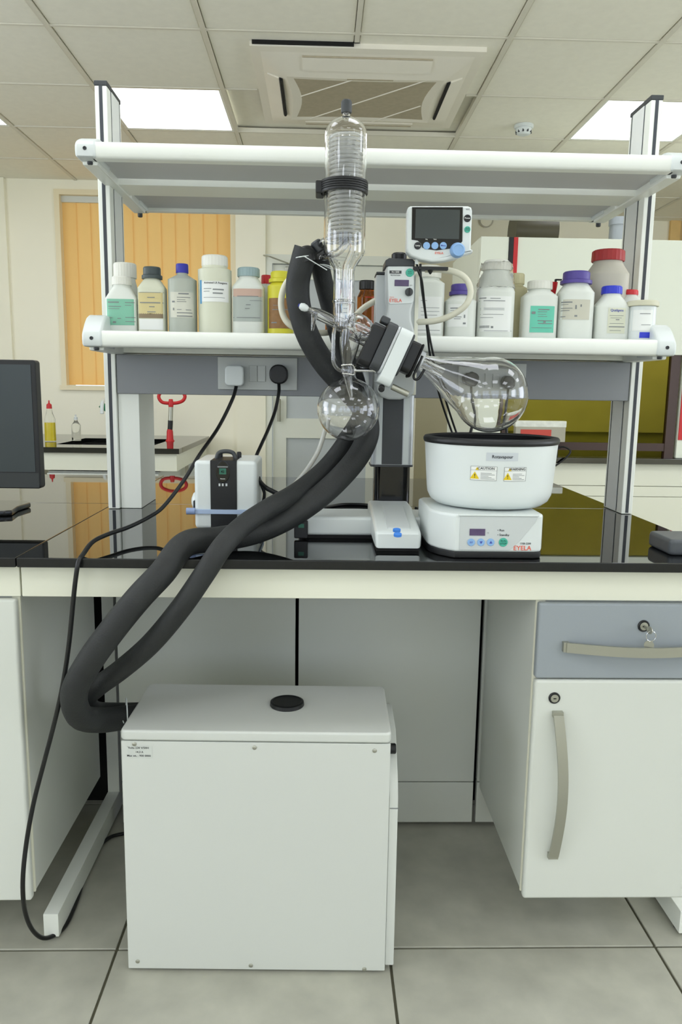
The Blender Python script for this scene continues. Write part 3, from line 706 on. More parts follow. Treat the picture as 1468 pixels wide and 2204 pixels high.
# ================================================================== INSULATED HOSES
def hose(label, P, r, pts_extra=None):
    return tag(obj('insulated_hose', tube(B(), P, r, 20, 8), M_FOAM, None, 60), label, 'hose')
hB = [at(659, 535, 1.745), at(652, 560, 1.75), at(641, 610, 1.762), at(645, 665, 1.768), at(664, 725, 1.775), at(698, 782, 1.79), at(740, 830, 1.805), at(778, 875, 1.815), at(793, 925, 1.81), at(775, 975, 1.79), at(735, 1025, 1.75), at(680, 1075, 1.71), at(615, 1117, 1.67), at(545, 1146, 1.63), at(470, 1163, 1.585), at(400, 1193, 1.53), at(350, 1232, 1.478), at(300, 1285, 1.46), at(245, 1352, 1.45), at(192, 1425, 1.45), at(160, 1490, 1.46), at(172, 1540, 1.50), at(215, 1550, 1.56), at(265, 1545, 1.60), at(310, 1540, 1.62)]
hA = [at(688, 548, 1.77), at(692, 585, 1.80), at(705, 640, 1.83), at(722, 700, 1.85), at(740, 760, 1.865), at(770, 830, 1.87), at(778, 890, 1.87), at(745, 950, 1.84), at(700, 1008, 1.79), at(640, 1058, 1.71), at(580, 1093, 1.62), at(525, 1130, 1.55), at(480, 1175, 1.488), at(440, 1235, 1.468), at(388, 1310, 1.465), at(325, 1385, 1.49), at(262, 1440, 1.52), at(210, 1478, 1.545), at(184, 1506, 1.565), at(205, 1530, 1.61), at(260, 1533, 1.655), at(310, 1532, 1.665)]
def settle(P, r):   # keep the hose on the worktop and clear of its edge
    out = []
    for p in P:
        q = p.copy()
        if q.y > YE and q.z < ZC + r and q.z > .8: q.z = ZC + r + .001
        if q.y < YE and q.y > YE - r - .004 and q.z < ZC and q.z > .8: q.y = YE - r - .006
        out.append(q)
    return out
hose('thick black foam-insulated hose, the left one at the condenser, bending to the chiller', settle(hB, .0265), .0265)
hose('thinner black foam-insulated hose, crossing over the thick hose at the worktop edge', settle(hA, .0215), .0215)
# white cable ties on the hoses
def tie(label, c, axis, r, tail):
    t = thing('cable_tie', label, 'cable tie', tuple(c))
    u, v, a = frame_from(axis)
    obj('tie_band', tube(B(), [c + (u * math.cos(k * math.pi / 10) + v * math.sin(k * math.pi / 10)) * r for k in range(21)], .0014, 6, 1), M_WP, t, 60)
    obj('tie_tail', tube(B(), [c + Vector((.0, -r, 0)), c + Vector((.0, -r, 0)) + tail * .5, c + Vector((0, -r, 0)) + tail], .0012, 6, 4), M_WP, t, 60)
tie('white cable tie round the top of the thick hose', at(655, 556, 1.75), (-.15, 0, 1), .0275, Vector((.05, .0, -.028)))
tie('white cable tie round the top of the thinner hose', at(690, 572, 1.785), (.1, 0, 1), .0225, Vector((.03, 0, -.012)))
c0 = at(268, 1545, 1.585)
tie('white cable tie joining the two hoses at the chiller', c0 + Vector((.0, .02, 0)), (1, .3, 0), .034, Vector((0.002, 0, -.006)))

# ================================================================== ROTARY EVAPORATOR
rv = thing('rotary_evaporator', 'white and silver rotary evaporator stand with tilted drive unit and control display', 'rotary evaporator', (.13, 1.85, ZC))
YCOL = 1.90
# base: left arm, right arm and front foot
zt = ZC + .052
aL = on(640, 1152, ZC + .008); zA = aL.y
ya0 = aL.y; ya1 = ya0 + .13
xf0, xf1 = on(806, 1180, ZC + .006).x, on(905, 1180, ZC + .006).x; yf = on(850, 1180, ZC + .008).y
bm = B()
out = rrect(aL.x, .40, ya0, ya1, .02)
prism(bm, out, ZC + .008, ZC + .052, 'XY', .008, 3); obj('base_bar', bm, M_WP, rv, 40)
bm = B()
pts = [(yf, ZC + .008), (yf, ZC + .038), (yf + .012, ZC + .046), (ya0 + .0, ZC + .064), (ya0 + .04, ZC + .072), (ya1, ZC + .072), (ya1, ZC + .008)]
prism(bm, pts, xf0, xf1, 'YZ', .008, 3); obj('base_foot', bm, M_WP, rv, 40)
bm = B(); prism(bm, rrect(aL.x + .004, .396, ya0 + .004, ya1 - .004, .016), ZC + .0005, ZC + .0085, 'XY'); box(bm, xf0 + .004, xf1 - .004, yf + .004, ya0 + .02, ZC + .0005, ZC + .0085); obj('rubber_pad', bm, M_BLKD, rv)
xm0, xm1 = xf0 + .028, xf1 - .022
box_ = prism(B(), [(yf + .018, ZC + .044), (yf + .018, ZC + .050), (ya0 + .03, ZC + .074), (ya0 + .03, ZC + .06)], xm0, xm1, 'YZ', .002); obj('base_fairing', box_, M_WP2, rv, 40)
for px, py in ((854, 1143), (856, 1153)):
    c = on(px, py, ZC + .049)
    bm = B(); lathe(bm, [(.0075, -.004), (.0075, .0012)], (c.x, c.y, c.z + .003), (0, -.25, 1), 20)
    for v in bm.verts: v.co.x = c.x + (v.co.x - c.x) * 1.1; v.co.y = c.y + (v.co.y - c.y) * .8
    obj('indicator', bm, mat('blue oval', (66, 128, 214), .4), rv, 40)
# meter at the arm's left end
a = at(633, 1155, ya0 - .012); b = at(663, 1121, ya0 - .012)
mt = boxo('meter', M_BLK, rv, a.x, b.x, ya0 - .014, ya0 - .001, ZC + .003, b.z, .003); boxo('meter_display', M_LCD, mt, (a.x + b.x) / 2 - .006, (a.x + b.x) / 2 + .007, ya0 - .0146, ya0 - .013, b.z - .016, b.z - .007)
# pole, column, head
p0 = at(805, 1050, YCOL - .03); p1 = at(883, 1050, YCOL - .03); zj = at(843, 1004, YCOL - .04).z
xc = (p0.x + p1.x) / 2; hw = (p1.x - p0.x) / 2
obj('lift_pole', prism(B(), rrect(xc - hw, xc + hw, YCOL - .035, YCOL + .035, .02), ZC + .06, zj + .01, 'XY'), M_BLKG, rv, 40)
q0 = at(800, 930, YCOL - .04); q1 = at(891, 930, YCOL - .04)
zk = at(850, 850, YCOL).z
obj('column', prism(B(), rrect(q0.x, q1.x, YCOL - .04, YCOL + .014, .012), zj + .004, zk + .12, 'XY'), M_SILV, rv, 40)
s0 = at(823, 930, YCOL - .041); s1 = at(867, 930, YCOL - .041)
boxo('column_strip', M_DGR, rv, s0.x, s1.x, YCOL - .0418, YCOL - .038, zj + .005, zk + .02, .001)
for xa, xb in ((at(811, 930, YCOL - .04).x, at(822, 930, YCOL - .04).x), (at(869, 930, YCOL - .04).x, at(880, 930, YCOL - .04).x)):
    boxo('column_trim', M_WP, rv, xa, xb, YCOL - .0414, YCOL - .038, zj + .006, zk + .02)
obj('column_collar', prism(B(), rrect(q0.x - .001, q1.x + .001, YCOL - .042, YCOL + .036, .012), zj - .001, zj + .004, 'XY'), M_DGR, rv, 40)
YH = 1.80
def hp(px, py): p = at(px, py, YH); return (p.x, p.z)
out = [hp(*q) for q in ((835, 571), (890, 571), (893, 576), (892, 640), (889, 655), (885, 672), (886, 690), (892, 712), (894, 740), (894, 830), (891, 846), (880, 856), (862, 860), (838, 860), (820, 854), (812, 842), (811, 800), (812, 735), (818, 712), (827, 692), (833, 672), (834, 655), (832, 640), (832, 576))]
obj('head_housing', prism(B(), out, YH, YH + .075, 'XZ', .006, 3), M_WP2, rv, 40)
sx0, sx1 = at(808, 650, YH + .06).x, at(836, 650, YH + .06).x; sz1 = at(818, 592, YH + .06).z; sz0 = at(818, 850, YH + .06).z
boxo('lift_housing', M_WP2, rv, sx0, at(898, 700, YH + .06).x, YH + .05, YH + .118, sz0, sz1, .004)
boxo('lift_cap', M_DGR, rv, sx0, sx1 + .02, YH + .048, YH + .119, sz1 + .0005, sz1 + .006, .002)
boxo('side_strip', M_LAMC, rv, at(891, 700, YH + .05).x, at(899, 700, YH + .05).x, YH + .045, YH + .06, at(890, 850, YH + .05).z, at(890, 590, YH + .05).z, .001)
a, b = hp(829, 571), hp(893, 557)
obj('head_cap', prism(B(), [hp(829, 573), hp(893, 573), hp(893, 562), hp(888, 557), hp(838, 555), hp(830, 560)], YH - .001, YH + .08, 'XZ', .003), M_DGR, rv, 40)
c = at(859, 558, YH + .03); obj('top_knob', lathe(B(), [(.0165, 0), (.0175, .004), (.0175, .011), (.014, .0145)], c + Vector((0, 0, -.001)), (0, 0, 1), 12), M_BLK, rv, 40)
# display panel on the head
sf = flat(YH - .0022)
pn = obj('head_panel', prism(B(), [hp(*q) for q in ((836, 574), (888, 574), (891, 578), (890, 648), (886, 653), (840, 655), (836, 651), (834, 578))], YH - .002, YH + .001, 'XZ', .0008), M_WP, rv, 40)
a, b = at(838, 589, YH), at(864, 583, YH); obj('model_plate', patch(B(), a.x, b.x, a.z, b.z, sf, .0006, 1), M_DGR, pn)
c = at(851, 586, YH); obj('plate_lettering', text_bm('N-1300', .0055, c.x, c.z, sf, lift=.0011), M_WHITE, pn)
c = at(851, 593, YH); obj('panel_lettering', text_bm('ROTATION', .0042, c.x, c.z, sf, lift=.0006), M_DGR, pn)
a, b = at(849, 616, YH), at(880, 603, YH); obj('rotation_display', box(B(), a.x, b.x, YH - .0036, YH - .002, a.z, b.z, .0005, 1), M_DISP, pn)
c = at(884, 614, YH); obj('panel_lettering', text_bm('rpm', .004, c.x, c.z, sf, lift=.0006), M_INKG, pn)
c = at(882, 587, YH - .002)
bt = obj('green_button', disc(B(), c, .0092, h=.002), M_GRN, pn, 40); obj('button_lettering', text_bm('RUN', .0038, c.x, c.z + .0018, flat(c.y - .002), lift=.0004), mat('dark green ink', (18, 92, 80), .5), bt); obj('button_lettering', text_bm('STOP', .0038, c.x, c.z - .0024, flat(c.y - .002), lift=.0004), MATS['dark green ink'], bt)
c = at(880, 629, YH - .002); kb = obj('speed_knob', lathe(B(), [(.0088, 0), (.0092, .004), (.0082, .012), (.0068, .013)], c, (0, -1, 0), 24), M_DGR, pn, 40)
boxo('knob_pointer', M_BLK, kb, c.x - .0016, c.x + .0016, c.y - .0155, c.y - .012, c.z - .008, c.z + .008, .0005)
c = at(836.5, 647, YH); obj('brand_lettering', text_bm('EYELA', .0105, c.x + .001, c.z, sf, 'LEFT', lift=.0006), M_REDL, pn)
c = at(838, 641, YH); obj('panel_lettering', text_bm('TOKYO', .003, c.x, c.z + .001, sf, 'LEFT', lift=.0006), M_REDL, pn)
# tilted drive unit; the rotation axis runs from upper left to the flask at lower right
YX = 1.715
A0 = at(655, 662, YX); A1 = at(1055, 850, YX); AX = (A1 - A0).normalized()
def axp(px): # point on the axis whose picture column is px
    u = (px - 655) / (1055 - 655); return A0.lerp(A1, u)
UP = Vector((0, 1, 0)).cross(AX) if False else (Vector((0, 0, 1)) - AX * AX.z).normalized()
def along(t, base): return base + AX * t
DC = at(846, 752, YX)
# rounded-square blocks stacked on the axis
def axblock(name, t0, t1, h_up, h_dn, hd, m, r=.012, bev=.003):
    bm = B(); L = rrect(-hd, hd, -h_dn, h_up, r)
    v0 = []; v1 = []
    S_ = Vector((0, 1, 0)); S_ = (S_ - AX * S_.dot(AX)).normalized()
    for x, z in L:
        v0.append(bm.verts.new(DC + AX * t0 + S_ * x + UP * z)); v1.append(bm.verts.new(DC + AX * t1 + S_ * x + UP * z))
    f0 = bm.faces.new(v0); f1 = bm.faces.new(v1[::-1]); n = len(L)
    for i in range(n): j = (i + 1) % n; bm.faces.new((v0[j], v0[i], v1[i], v1[j]))
    bmesh.ops.recalc_face_normals(bm, faces=bm.faces)
    if bev: bmesh.ops.bevel(bm, geom=list(set(f0.edges) | set(f1.edges)), offset=bev, segments=2, profile=.5, affect='EDGES')
    return obj(name, bm, m, rv, 40)
axblock('drive_collar', -.062, -.034, .034, .062, .045, M_BLK, .014)
axblock('motor_housing', -.034, -.0125, .047, .060, .058, M_DGR, .016)
axblock('motor_bezel', -.0125, -.006, .047, .062, .058, M_SILV, .016)
axblock('drive_ring', -.006, .024, .047, .080, .058, M_WP, .016)
axblock('drive_plate', .024, .029, .044, .052, .055, M_DGR, .016)
axblock('drive_nut', .029, .052, .034, .037, .036, M_BLK, .012)
axblock('drive_lip', .052, .057, .036, .042, .037, M_BLKD, .012)
axblock('motor_latch', -.052, -.032, .056, -.040, .018, M_DGR, .004)
S_ = (Vector((0, 1, 0)) - AX * AX.y).normalized()
obj('tilt_knob', lathe(B(), [(.007, 0), (.007, .014), (.005, .016)], DC + AX * .02 - UP * .086 - S_ * .03 + AX * -.010, -UP * .3 - S_, 14), M_BLK, rv, 40)
obj('drive_bracket', cyl(B(), DC + Vector((0, .045, -.01)), DC + Vector((.01, .12, -.01)), .03, 24), M_DGR, rv, 40)
cyl_b = B(); cyl(cyl_b, DC + AX * .03 - UP * .075 - S_ * .02, DC + AX * .07 - UP * .075 - S_ * .02, .007, 14); obj('tilt_rod', cyl_b, M_STEEL, rv, 40)
# chrome clip holding the flask neck
cb = DC + AX * .063
bm = B(); tube(bm, [cb + UP * .012 - S_ * .022, cb - UP * .006 - S_ * .024 , cb - UP * .032 - S_ * .024, cb - UP * .040 - S_ * .024 + AX * .006, cb - UP * .034 - S_ * .024 + AX * .013, cb - UP * .012 - S_ * .024 + AX * .016], .0028, 8, 5); obj('flask_clip', bm, M_BLK, rv, 60)
obj('clip_ring', lathe(B(), [(.024, 0), (.024, .012), (.019, .012), (.019, 0)], DC + AX * .0575, AX, 28, closed=True), M_SILV, rv, 40)
# arm and control display
YD = 1.77
az = at(900, 573, YD).z
bm = B(); box(bm, at(888, 570, YD + .04).x, at(962, 576, YD + .04).x, YD + .02, YD + .05, az - .004, az + .003, .001); obj('display_arm', bm, M_BLK, rv, 40)
c = at(928, 578, YD + .02); obj('arm_knob', lathe(B(), [(.0075, 0), (.0075, .004), (.003, .012), (.001, .014)], c + Vector((0, .012, .003)), (0, 0, -1), 14), M_BLK, rv, 40)
def dp(px, py): p = at(px, py, YD); return (p.x, p.z)
out = [dp(*q) for q in ((884, 443), (1008, 443), (1015, 446), (1017, 453), (1014, 535), (1018, 538), (1018, 543), (1000, 549), (982, 556), (955, 562), (930, 564), (905, 559), (884, 551), (876, 542), (875, 535), (877, 453), (879, 446))]
dpn = obj('control_display', prism(B(), out, YD, YD + .032, 'XZ', .005, 3), M_WP, rv, 40)
sfd = flat(YD - .0002)
so = [dp(*q) for q in ((887, 446), (996, 446), (995, 520), (985, 528), (970, 535), (940, 539), (917, 536), (909, 533), (906, 524), (899, 518), (886, 516))]
obj('display_bezel', prism(B(), so, YD - .0012, YD + .001, 'XZ'), M_BLKG, dpn)
a, b = at(893, 513, YD), at(990, 452, YD); boxo('screen', M_SCREEN, dpn, a.x, b.x, YD - .0018, YD - .001, a.z, b.z)
def button(px, py, r, m, s=None, ink=M_WHITE, par=dpn, Y=YD - .001, h=.0022):
    c = at(px, py, Y); o = obj('button', disc(B(), c, r, h=h), m, par, 40)
    if s:
        for k, w in enumerate(s.split('\n')):
            obj('button_lettering', text_bm(w, r * .62, c.x, c.z + (r * .3 - k * r * .6 if '\n' in s else 0), flat(Y - h), lift=.0004), ink, o)
    return o
button(899, 529, .0078, M_BLK, 'Lamp'); button(918, 529, .0078, M_LBLUE); button(936, 529, .0078, M_LBLUE); button(954, 529, .0078, M_LBLUE, 'Menu', M_INKB)
button(1006, 470, .0078, M_BLK, 'Power'); button(1006, 494, .0068, M_GRN, 'RUN\nSTOP', M_INK)
c = at(984, 539, YD - .001); obj('dial', lathe(B(), [(.0165, 0), (.0165, .006), (.0145, .016), (.012, .0185), (.009, .0165)], c, (0, -1, -.12), 32), M_LBLUE, dpn, 40)
c = at(945, 545, YD); obj('brand_lettering', text_bm('EYELA', .0068, c.x, c.z, sfd, lift=.0006), M_REDL, dpn)
c = at(1007, 451, YD); obj('model_lettering', text_bm('NVC', .004, c.x, c.z, sfd, lift=.0006), M_INK, dpn)
for px, s in ((918, 'Vac'), (936, 'Vent')):
    c = at(px, 515.5, YD); obj('label_lettering', text_bm(s, .0036, c.x, c.z, flat(YD - .0018), lift=.0004), M_WHITE, dpn)
c = at(899, 562, YD); obj('cable_gland', cyl(B(), c + Vector((0, .018, -.004)), c + Vector((0, .018, .006)), .004, 10), M_WP, dpn, 40)

# ------------------------------------------------------------------ glassware
TH = .0022
def shell(prof, th=TH):
    """outer profile -> closed thin wall (list of (r,t)); inner wall offset by th"""
    inner = []
    n = len(prof)
    for i, (r, t) in enumerate(prof):
        a = prof[max(i - 1, 0)]; b = prof[min(i + 1, n - 1)]
        dr, dt = b[0] - a[0], b[1] - a[1]; L = math.hypot(dr, dt) or 1
        nr, nt_ = dt / L, -dr / L     # outward normal in (r,t) for profile going with increasing t
        inner.append((max(r - th * nr, 0.0), t - th * nt_))
    return prof, inner
def gl(name, prof, origin, axis, par=None, seg=40, th=TH, open_start=True, m=M_GLASS):
    o, i = shell(prof, th)
    bm = B(); lathe(bm, o + i[::-1], origin, axis, seg, closed=True)
    return obj(name, bm, m, par, 50)
def arc(r, t0, c, a0, a1, n=12): return [(max(0.0, r * math.cos(math.radians(a0 + (a1 - a0) * k / n))), t0 + c * r * math.sin(math.radians(a0 + (a1 - a0) * k / n))) for k in range(n + 1)]
def sphere_flask(R, neck_r, neck_len, n=22):
    """profile from the bottom pole up to the neck mouth; t=0 at the sphere centre"""
    a1 = math.degrees(math.acos(neck_r * 1.25 / R))
    p = [(max(0, R * math.cos(math.radians(-90 + (a1 + 90) * k / n))), R * math.sin(math.radians(-90 + (a1 + 90) * k / n))) for k in range(n + 1)]
    tb = p[-1][1]
    p += [(neck_r * 1.06, tb + .006), (neck_r, tb + .014), (neck_r, tb + .014 + neck_len), (neck_r + .003, tb + .016 + neck_len), (neck_r + .003, tb + .019 + neck_len)]
    return p
# receiving flask
RC = at(750, 881, YX); RR = .0695
fl_ = thing('receiving_flask', 'round clear glass receiving flask hanging under the condenser', 'flask', tuple(RC - Vector((0, 0, RR))))
gl('flask_body', sphere_flask(RR, .014, .012), RC, (0, 0, 1), fl_, 48)
# evaporating flask: pear shape along the axis
EC = at(1056, 850, YX); ER = .083
ev = thing('evaporating_flask', 'pear-shaped clear glass evaporating flask tilted over the water bath', 'flask', tuple(EC - Vector((0, 0, ER))))
nk = axp(893); Ln = (EC - nk).length
prof = []
n = 20
for k in range(n + 1):
    a = -90 + 128 * k / n; prof.append((max(0, ER * math.cos(math.radians(a))), ER * math.sin(math.radians(a))))
r0, t0 = prof[-1]
for u, rr in ((.25, .053), (.45, .040), (.65, .028), (.82, .020), (.9, .0175), (1.0, .0175)): prof.append((rr, t0 + (Ln - t0) * u))
prof[-1] = (.0175, Ln)
gl('flask_body', prof, EC, -AX, ev, 56, .0022)
# vapour tube inside the neck and through the drive
vt = thing('vapour_tube', 'straight clear glass vapour tube running through the drive unit into the flask neck', 'tube', tuple(DC))
gl('tube_body', [(.0105, 0), (.0105, .20)], axp(775), AX, vt, 24, .0016)
# condenser
cx_ = at(743, 420, YX).x
def cz(py): return at(743, py, YX).z
cd = thing('condenser', 'tall clear glass coil condenser with a black cap on top', 'condenser', (cx_, YX, cz(700)))
R = .0445
zb_, zt_ = cz(548), cz(250)
prof = [(.0225, cz(694) - zb_), (.0225, cz(585) - zb_), (.024, cz(576) - zb_), (.037, cz(556) - zb_), (R, cz(545) - zb_), (R, cz(500) - zb_), (R, cz(292) - zb_)]
for k in range(1, 9):
    a = math.radians(90 * k / 8); prof.append((max(R * math.cos(a), .008) if k < 8 else .008, (cz(292) - zb_) + (cz(252) - cz(292)) * math.sin(a)))
prof += [(.0078, cz(246) - zb_), (.0078, cz(240) - zb_)]
gl('jacket', prof, (cx_, YX, zb_), (0, 0, 1), cd, 48, .0022)
obj('screw_cap', lathe(B(), [(.0108, 0), (.0112, .002), (.0112, .021), (.009, .0245)], (cx_, YX, cz(243)), (0, 0, 1), 20), M_DGR, cd, 40)
def helix(r, z0, z1, turns, ph=0, rad=.0034, seg=7):
    N = int(turns * 20); P = [(cx_ + r * math.cos(ph + 2 * math.pi * turns * k / N), YX + r * math.sin(ph + 2 * math.pi * turns * k / N), z0 + (z1 - z0) * k / N) for k in range(N + 1)]
    return tube(B(), P, rad, seg, smoothpath=False)
obj('cooling_coil', helix(.034, cz(520), cz(295), 24, 0), M_COIL, cd, 60)
obj('cooling_coil', helix(.019, cz(515), cz(300), 22, 1.0), M_COIL, cd, 60)
gl('inner_tube', [(.009, cz(520) - zb_), (.009, cz(285) - zb_)], (cx_, YX, zb_), (0, 0, 1), cd, 20, .0015)
for p, q, w in ((at(738, 505, YX), at(700, 518, YX + .01), at(688, 530, YX + .03)), (at(748, 520, YX), at(712, 548, YX - .005), at(694, 556, YX + .045))):
    obj('hose_barb', tube(B(), [p, p.lerp(q, .5) + Vector((0, -.008, -.008)), q, w], .0075, 14, 6, hollow=.0055), M_GLASS, cd, 60)
obj('drip_tube', tube(B(), [at(752, 505, YX), at(760, 530, YX), at(752, 555, YX), at(744, 580, YX), at(744, 640, YX)], .007, 12, 6, hollow=.0052), M_GLASS, cd, 60)
gl('inner_joint', [(.0195, cz(655) - zb_), (.0195, cz(606) - zb_)], (cx_ + .001, YX, zb_), (0, 0, 1), cd, 32, .0018)
obj('joint_collar', lathe(B(), [(.0235, 0), (.025, .003), (.0235, .006), (.0226, .003)], (cx_, YX, cz(652)), (0, 0, 1), 32, closed=True), M_GLASS, cd, 40)
# black caps at the hose ends
for p, ax, lab in ((at(684, 530, YX + .035), (-.55, 0, .85), 'a'), (at(660, 545, YX + .03), (-.2, 0, 1), 'b')):
    obj('hose_cap', lathe(B(), [(.0125, -.012), (.0135, -.006), (.0135, .008), (.010, .012)] if lab == 'a' else [(.022, -.02), (.0225, 0), (.017, .011), (.008, .015)], p, ax, 20), M_BLK if lab == 'b' else M_DGR, cd, 40)
# distributing head: glass tee on the axis with the collecting tube below
gh = thing('glass_head', 'clear glass distributing head with stopcock joining condenser, drive unit and receiving flask', 'glass adapter', tuple(at(745, 790, YX)))
L1 = (axp(795) - axp(668)).length
gl('cross_tube', [(.0075, 0), (.0095, .006), (.0125, .02), (.0125, L1 * .42), (.0155, L1 * .46), (.0155, L1 * .60), (.021, L1 * .72), (.0215, L1)], axp(668), AX, gh, 32, .0018)
gl('stopcock_core', [(.0065, 0), (.0075, .02), (.0075, L1 * .6)], axp(664), AX, gh, 20, .0016)
c = axp(653); ky = obj('stopcock_knob', lathe(B(), [(.0, -.010), (.006, -.008), (.0088, -.001), (.0075, .007), (.0045, .012)], c, AX, 20), M_WP, gh, 50); obj('knob_dot', lathe(B(), [(.0035, 0), (.0035, .002)], c - AX * .0095, -AX, 14), M_INKB, ky)
cN = axp(676); obj('side_nozzle', tube(B(), [cN, at(675, 690, YX - .004), at(672, 712, YX - .004)], lambda u: .0085 - .006 * u, 12, 5), M_GLASS, gh, 60)
b0 = at(770, 700, YX)
gl('vapour_bulb', [(.012, -.03), (.022, -.024), (.0285, -.008), (.0285, .008), (.024, .022), (.0165, .034)], at(770, 704, YX), AX, gh, 36, .0018)
gz0, gz1 = at(745, 806, YX), at(757, 700, YX)
gl('collecting_tube', [(.0115, 0), (.0125, .004), (.0105, .010), (.0125, .022), (.0175, .045), (.022, .068), (.0235, .095)], gz0, (gz1 - gz0), gh, 32, .0018)
gl('upper_neck', [(.0225, 0), (.0225, .028)], at(743, 704, YX), (0, 0, 1), gh, 32, .0018)
obj('ball_joint', lathe(B(), [(.009, -.012), (.0125, -.006), (.0135, 0), (.0125, .006), (.009, .012), (.006, .012), (.006, -.012)], at(745, 797, YX), (0, 0, 1), 28, closed=True), M_GLASS, gh, 60)
obj('vent_tube', tube(B(), [at(722, 700, YX - .01), at(718, 720, YX - .012), at(717, 755, YX - .012), at(718, 780, YX - .012), at(726, 793, YX - .008), at(736, 799, YX - .004), at(744, 802, YX)], .0042, 12, 6, hollow=.0026), M_GLASS, gh, 60)
obj('drip_tip', lathe(B(), [(.0105, 0), (.008, .02), (.004, .05), (.0026, .05), (.0062, .02), (.0088, 0)], at(748, 806, YX), (.18, 0, -1), 20, closed=True), M_GLASS, gh, 60)
# steel joint clamp
jc = thing('joint_clamp', 'chrome pinch clamp on the ball joint above the receiving flask', 'clamp', tuple(at(775, 797, YX)))
bm = B(); cyl(bm, at(762, 797, YX - .012), at(806, 797, YX - .012), .0042, 12); cyl(bm, at(804, 797, YX - .012), at(809, 797, YX - .012), .0062, 12); obj('clamp_screw', bm, M_CHR, jc, 40)
bm = B(); tube(bm, [at(765, 797, YX - .012), at(760, 786, YX - .016), at(748, 785, YX - .018), at(735, 787, YX - .014)], .0022, 8, 5); tube(bm, [at(765, 797, YX - .012), at(762, 806, YX - .016), at(750, 805, YX - .018), at(737, 804, YX - .014)], .0022, 8, 5); obj('clamp_fork', bm, M_CHR, jc, 60)
obj('clamp_wing', lathe(B(), [(.009, 0), (.006, .02), (.003, .045)], at(786, 785, YX + .02), (.15, 0, -1), 12), M_WP2, jc, 40)
# black band clamp round the condenser and its support rod
bc = thing('condenser_clamp', 'ribbed black band clamp round the middle of the condenser', 'clamp', (cx_, YX, cz(405)))
bm = B(); zc_ = cz(405)
pr = [(.0456, -.0125), (.0495, -.0125)]
for k in range(5): z_ = -.0105 + k * .0045; pr += [(.0505, z_), (.0505, z_ + .003), (.0492, z_ + .0035)]
pr += [(.0495, .0125), (.0456, .0125)]
lathe(bm, pr, (cx_ - .002, YX, zc_), (0, 0, 1), 40, closed=True); obj('band', bm, M_BLK, bc, 30)
boxo('band_lug', M_BLK, bc, cx_ - .063, cx_ - .045, YX - .012, YX + .045, zc_ - .0125, zc_ + .0125, .003)

# ================================================================== TUBES AND SMALL CABLES
def loose(name, label, cat, pts, r, m): return tag(obj(name, tube(B(), pts, r, 10, 8), m, None, 60), label, cat)
loose('silicone_tube', 'milky silicone tube looping left of the thick hose, before the yellow jar', 'tube', [at(668, 575, 1.78), at(640, 588, 1.79), at(615, 612, 1.80), at(605, 648, 1.80), at(611, 682, 1.80), at(630, 703, 1.80), at(665, 714, 1.82), at(705, 716, 1.86), at(740, 705, 1.885), at(780, 665, 1.89), at(812, 645, 1.885)], .0072, M_TUBE)
loose('silicone_tube', 'milky silicone tube looping from under the display back to the column, at right', 'tube', [at(915, 580, 1.81), at(945, 580, 1.81), at(978, 585, 1.81), at(1003, 600, 1.81), at(1013, 628, 1.81), at(1003, 656, 1.81), at(975, 677, 1.82), at(940, 690, 1.83), at(900, 693, 1.85), at(890, 693, 1.87)], .0072, M_TUBE)
loose('drain_tube', 'thin translucent tube curving from behind the receiving flask to the vacuum pump', 'tube', [at(705, 900, 1.83), at(697, 935, 1.83), at(683, 975, 1.83), at(655, 1018, 1.83), at(615, 1060, 1.84), at(575, 1083, 1.85), at(553, 1090, 1.86)], .0055, M_TUBEC)
loose('signal_cable', 'thin black cable from the display, the left of two hanging behind the flask neck', 'cable', [at(897, 566, 1.795), at(900, 582, 1.79), at(908, 605, 1.80), at(913, 650, 1.83), at(919, 705, 1.88), at(925, 760, 1.912), at(935, 810, 1.955), at(952, 870, 2.01), at(972, 928, 2.05), at(985, 960, 2.05), on(990, 1080, ZC + .003)], .0028, M_CORD)
loose('signal_cable', 'thin black cable from the display, the right of two hanging behind the flask neck', 'cable', [at(905, 568, 1.795), at(906, 600, 1.80), at(912, 650, 1.84), at(921, 705, 1.89), at(932, 760, 1.912), at(945, 810, 1.965), at(962, 870, 2.02), at(982, 930, 2.06), at(998, 970, 2.06), on(1004, 1080, ZC + .003)], .0028, M_CORD)
loose('power_cable', 'black cable lying on the worktop behind the evaporator base, left of the pole', 'cable', [on(700, 1092, ZC + .004), on(735, 1086, ZC + .004), on(780, 1086, ZC + .004), on(815, 1090, ZC + .004)], .0045, M_CORD)
loose('power_cable', 'black cable end rising from the worktop between base and water bath', 'cable', [on(895, 1094, ZC + .004), on(912, 1087, ZC + .004), at(925, 1078, 2.10), at(945, 1060, 2.11)], .004, M_CORD)

# ================================================================== VACUUM PUMP
ypf = 1.785
a = on(419, 1150, ZC); u0 = at(418, 1050, ypf); u1 = at(453, 1050, ypf); u2 = at(510, 1050, ypf); u3 = at(553, 1050, ypf); zpt = at(430, 991, ypf).z
vp = thing('vacuum_pump', 'white vacuum pump with a black front strip and small display, on the worktop', 'vacuum pump', ((u0.x + u3.x) / 2, ypf + .08, ZC))
boxo('pump_body', M_WP, vp, u0.x, u3.x, ypf, ypf + .17, ZC + .012, zpt, .010, 3)
fs = boxo('front_strip', M_BLK, vp, u1.x, u2.x, ypf - .003, ypf + .1, ZC + .013, zpt + .001, .002)
boxo('pump_foot', M_BLKD, vp, u0.x + .012, u3.x - .012, ypf + .012, ypf + .16, ZC + .0005, ZC + .013)
g0 = at(400, 1106, ypf - .006); g1 = at(560, 1098, ypf - .006)
boxo('strap', mat('pale blue strap', (168, 186, 214), .45, var=.02), vp, u0.x - .004, u3.x + .004, ypf - .006, ypf + .172, g0.z, g1.z, .001)
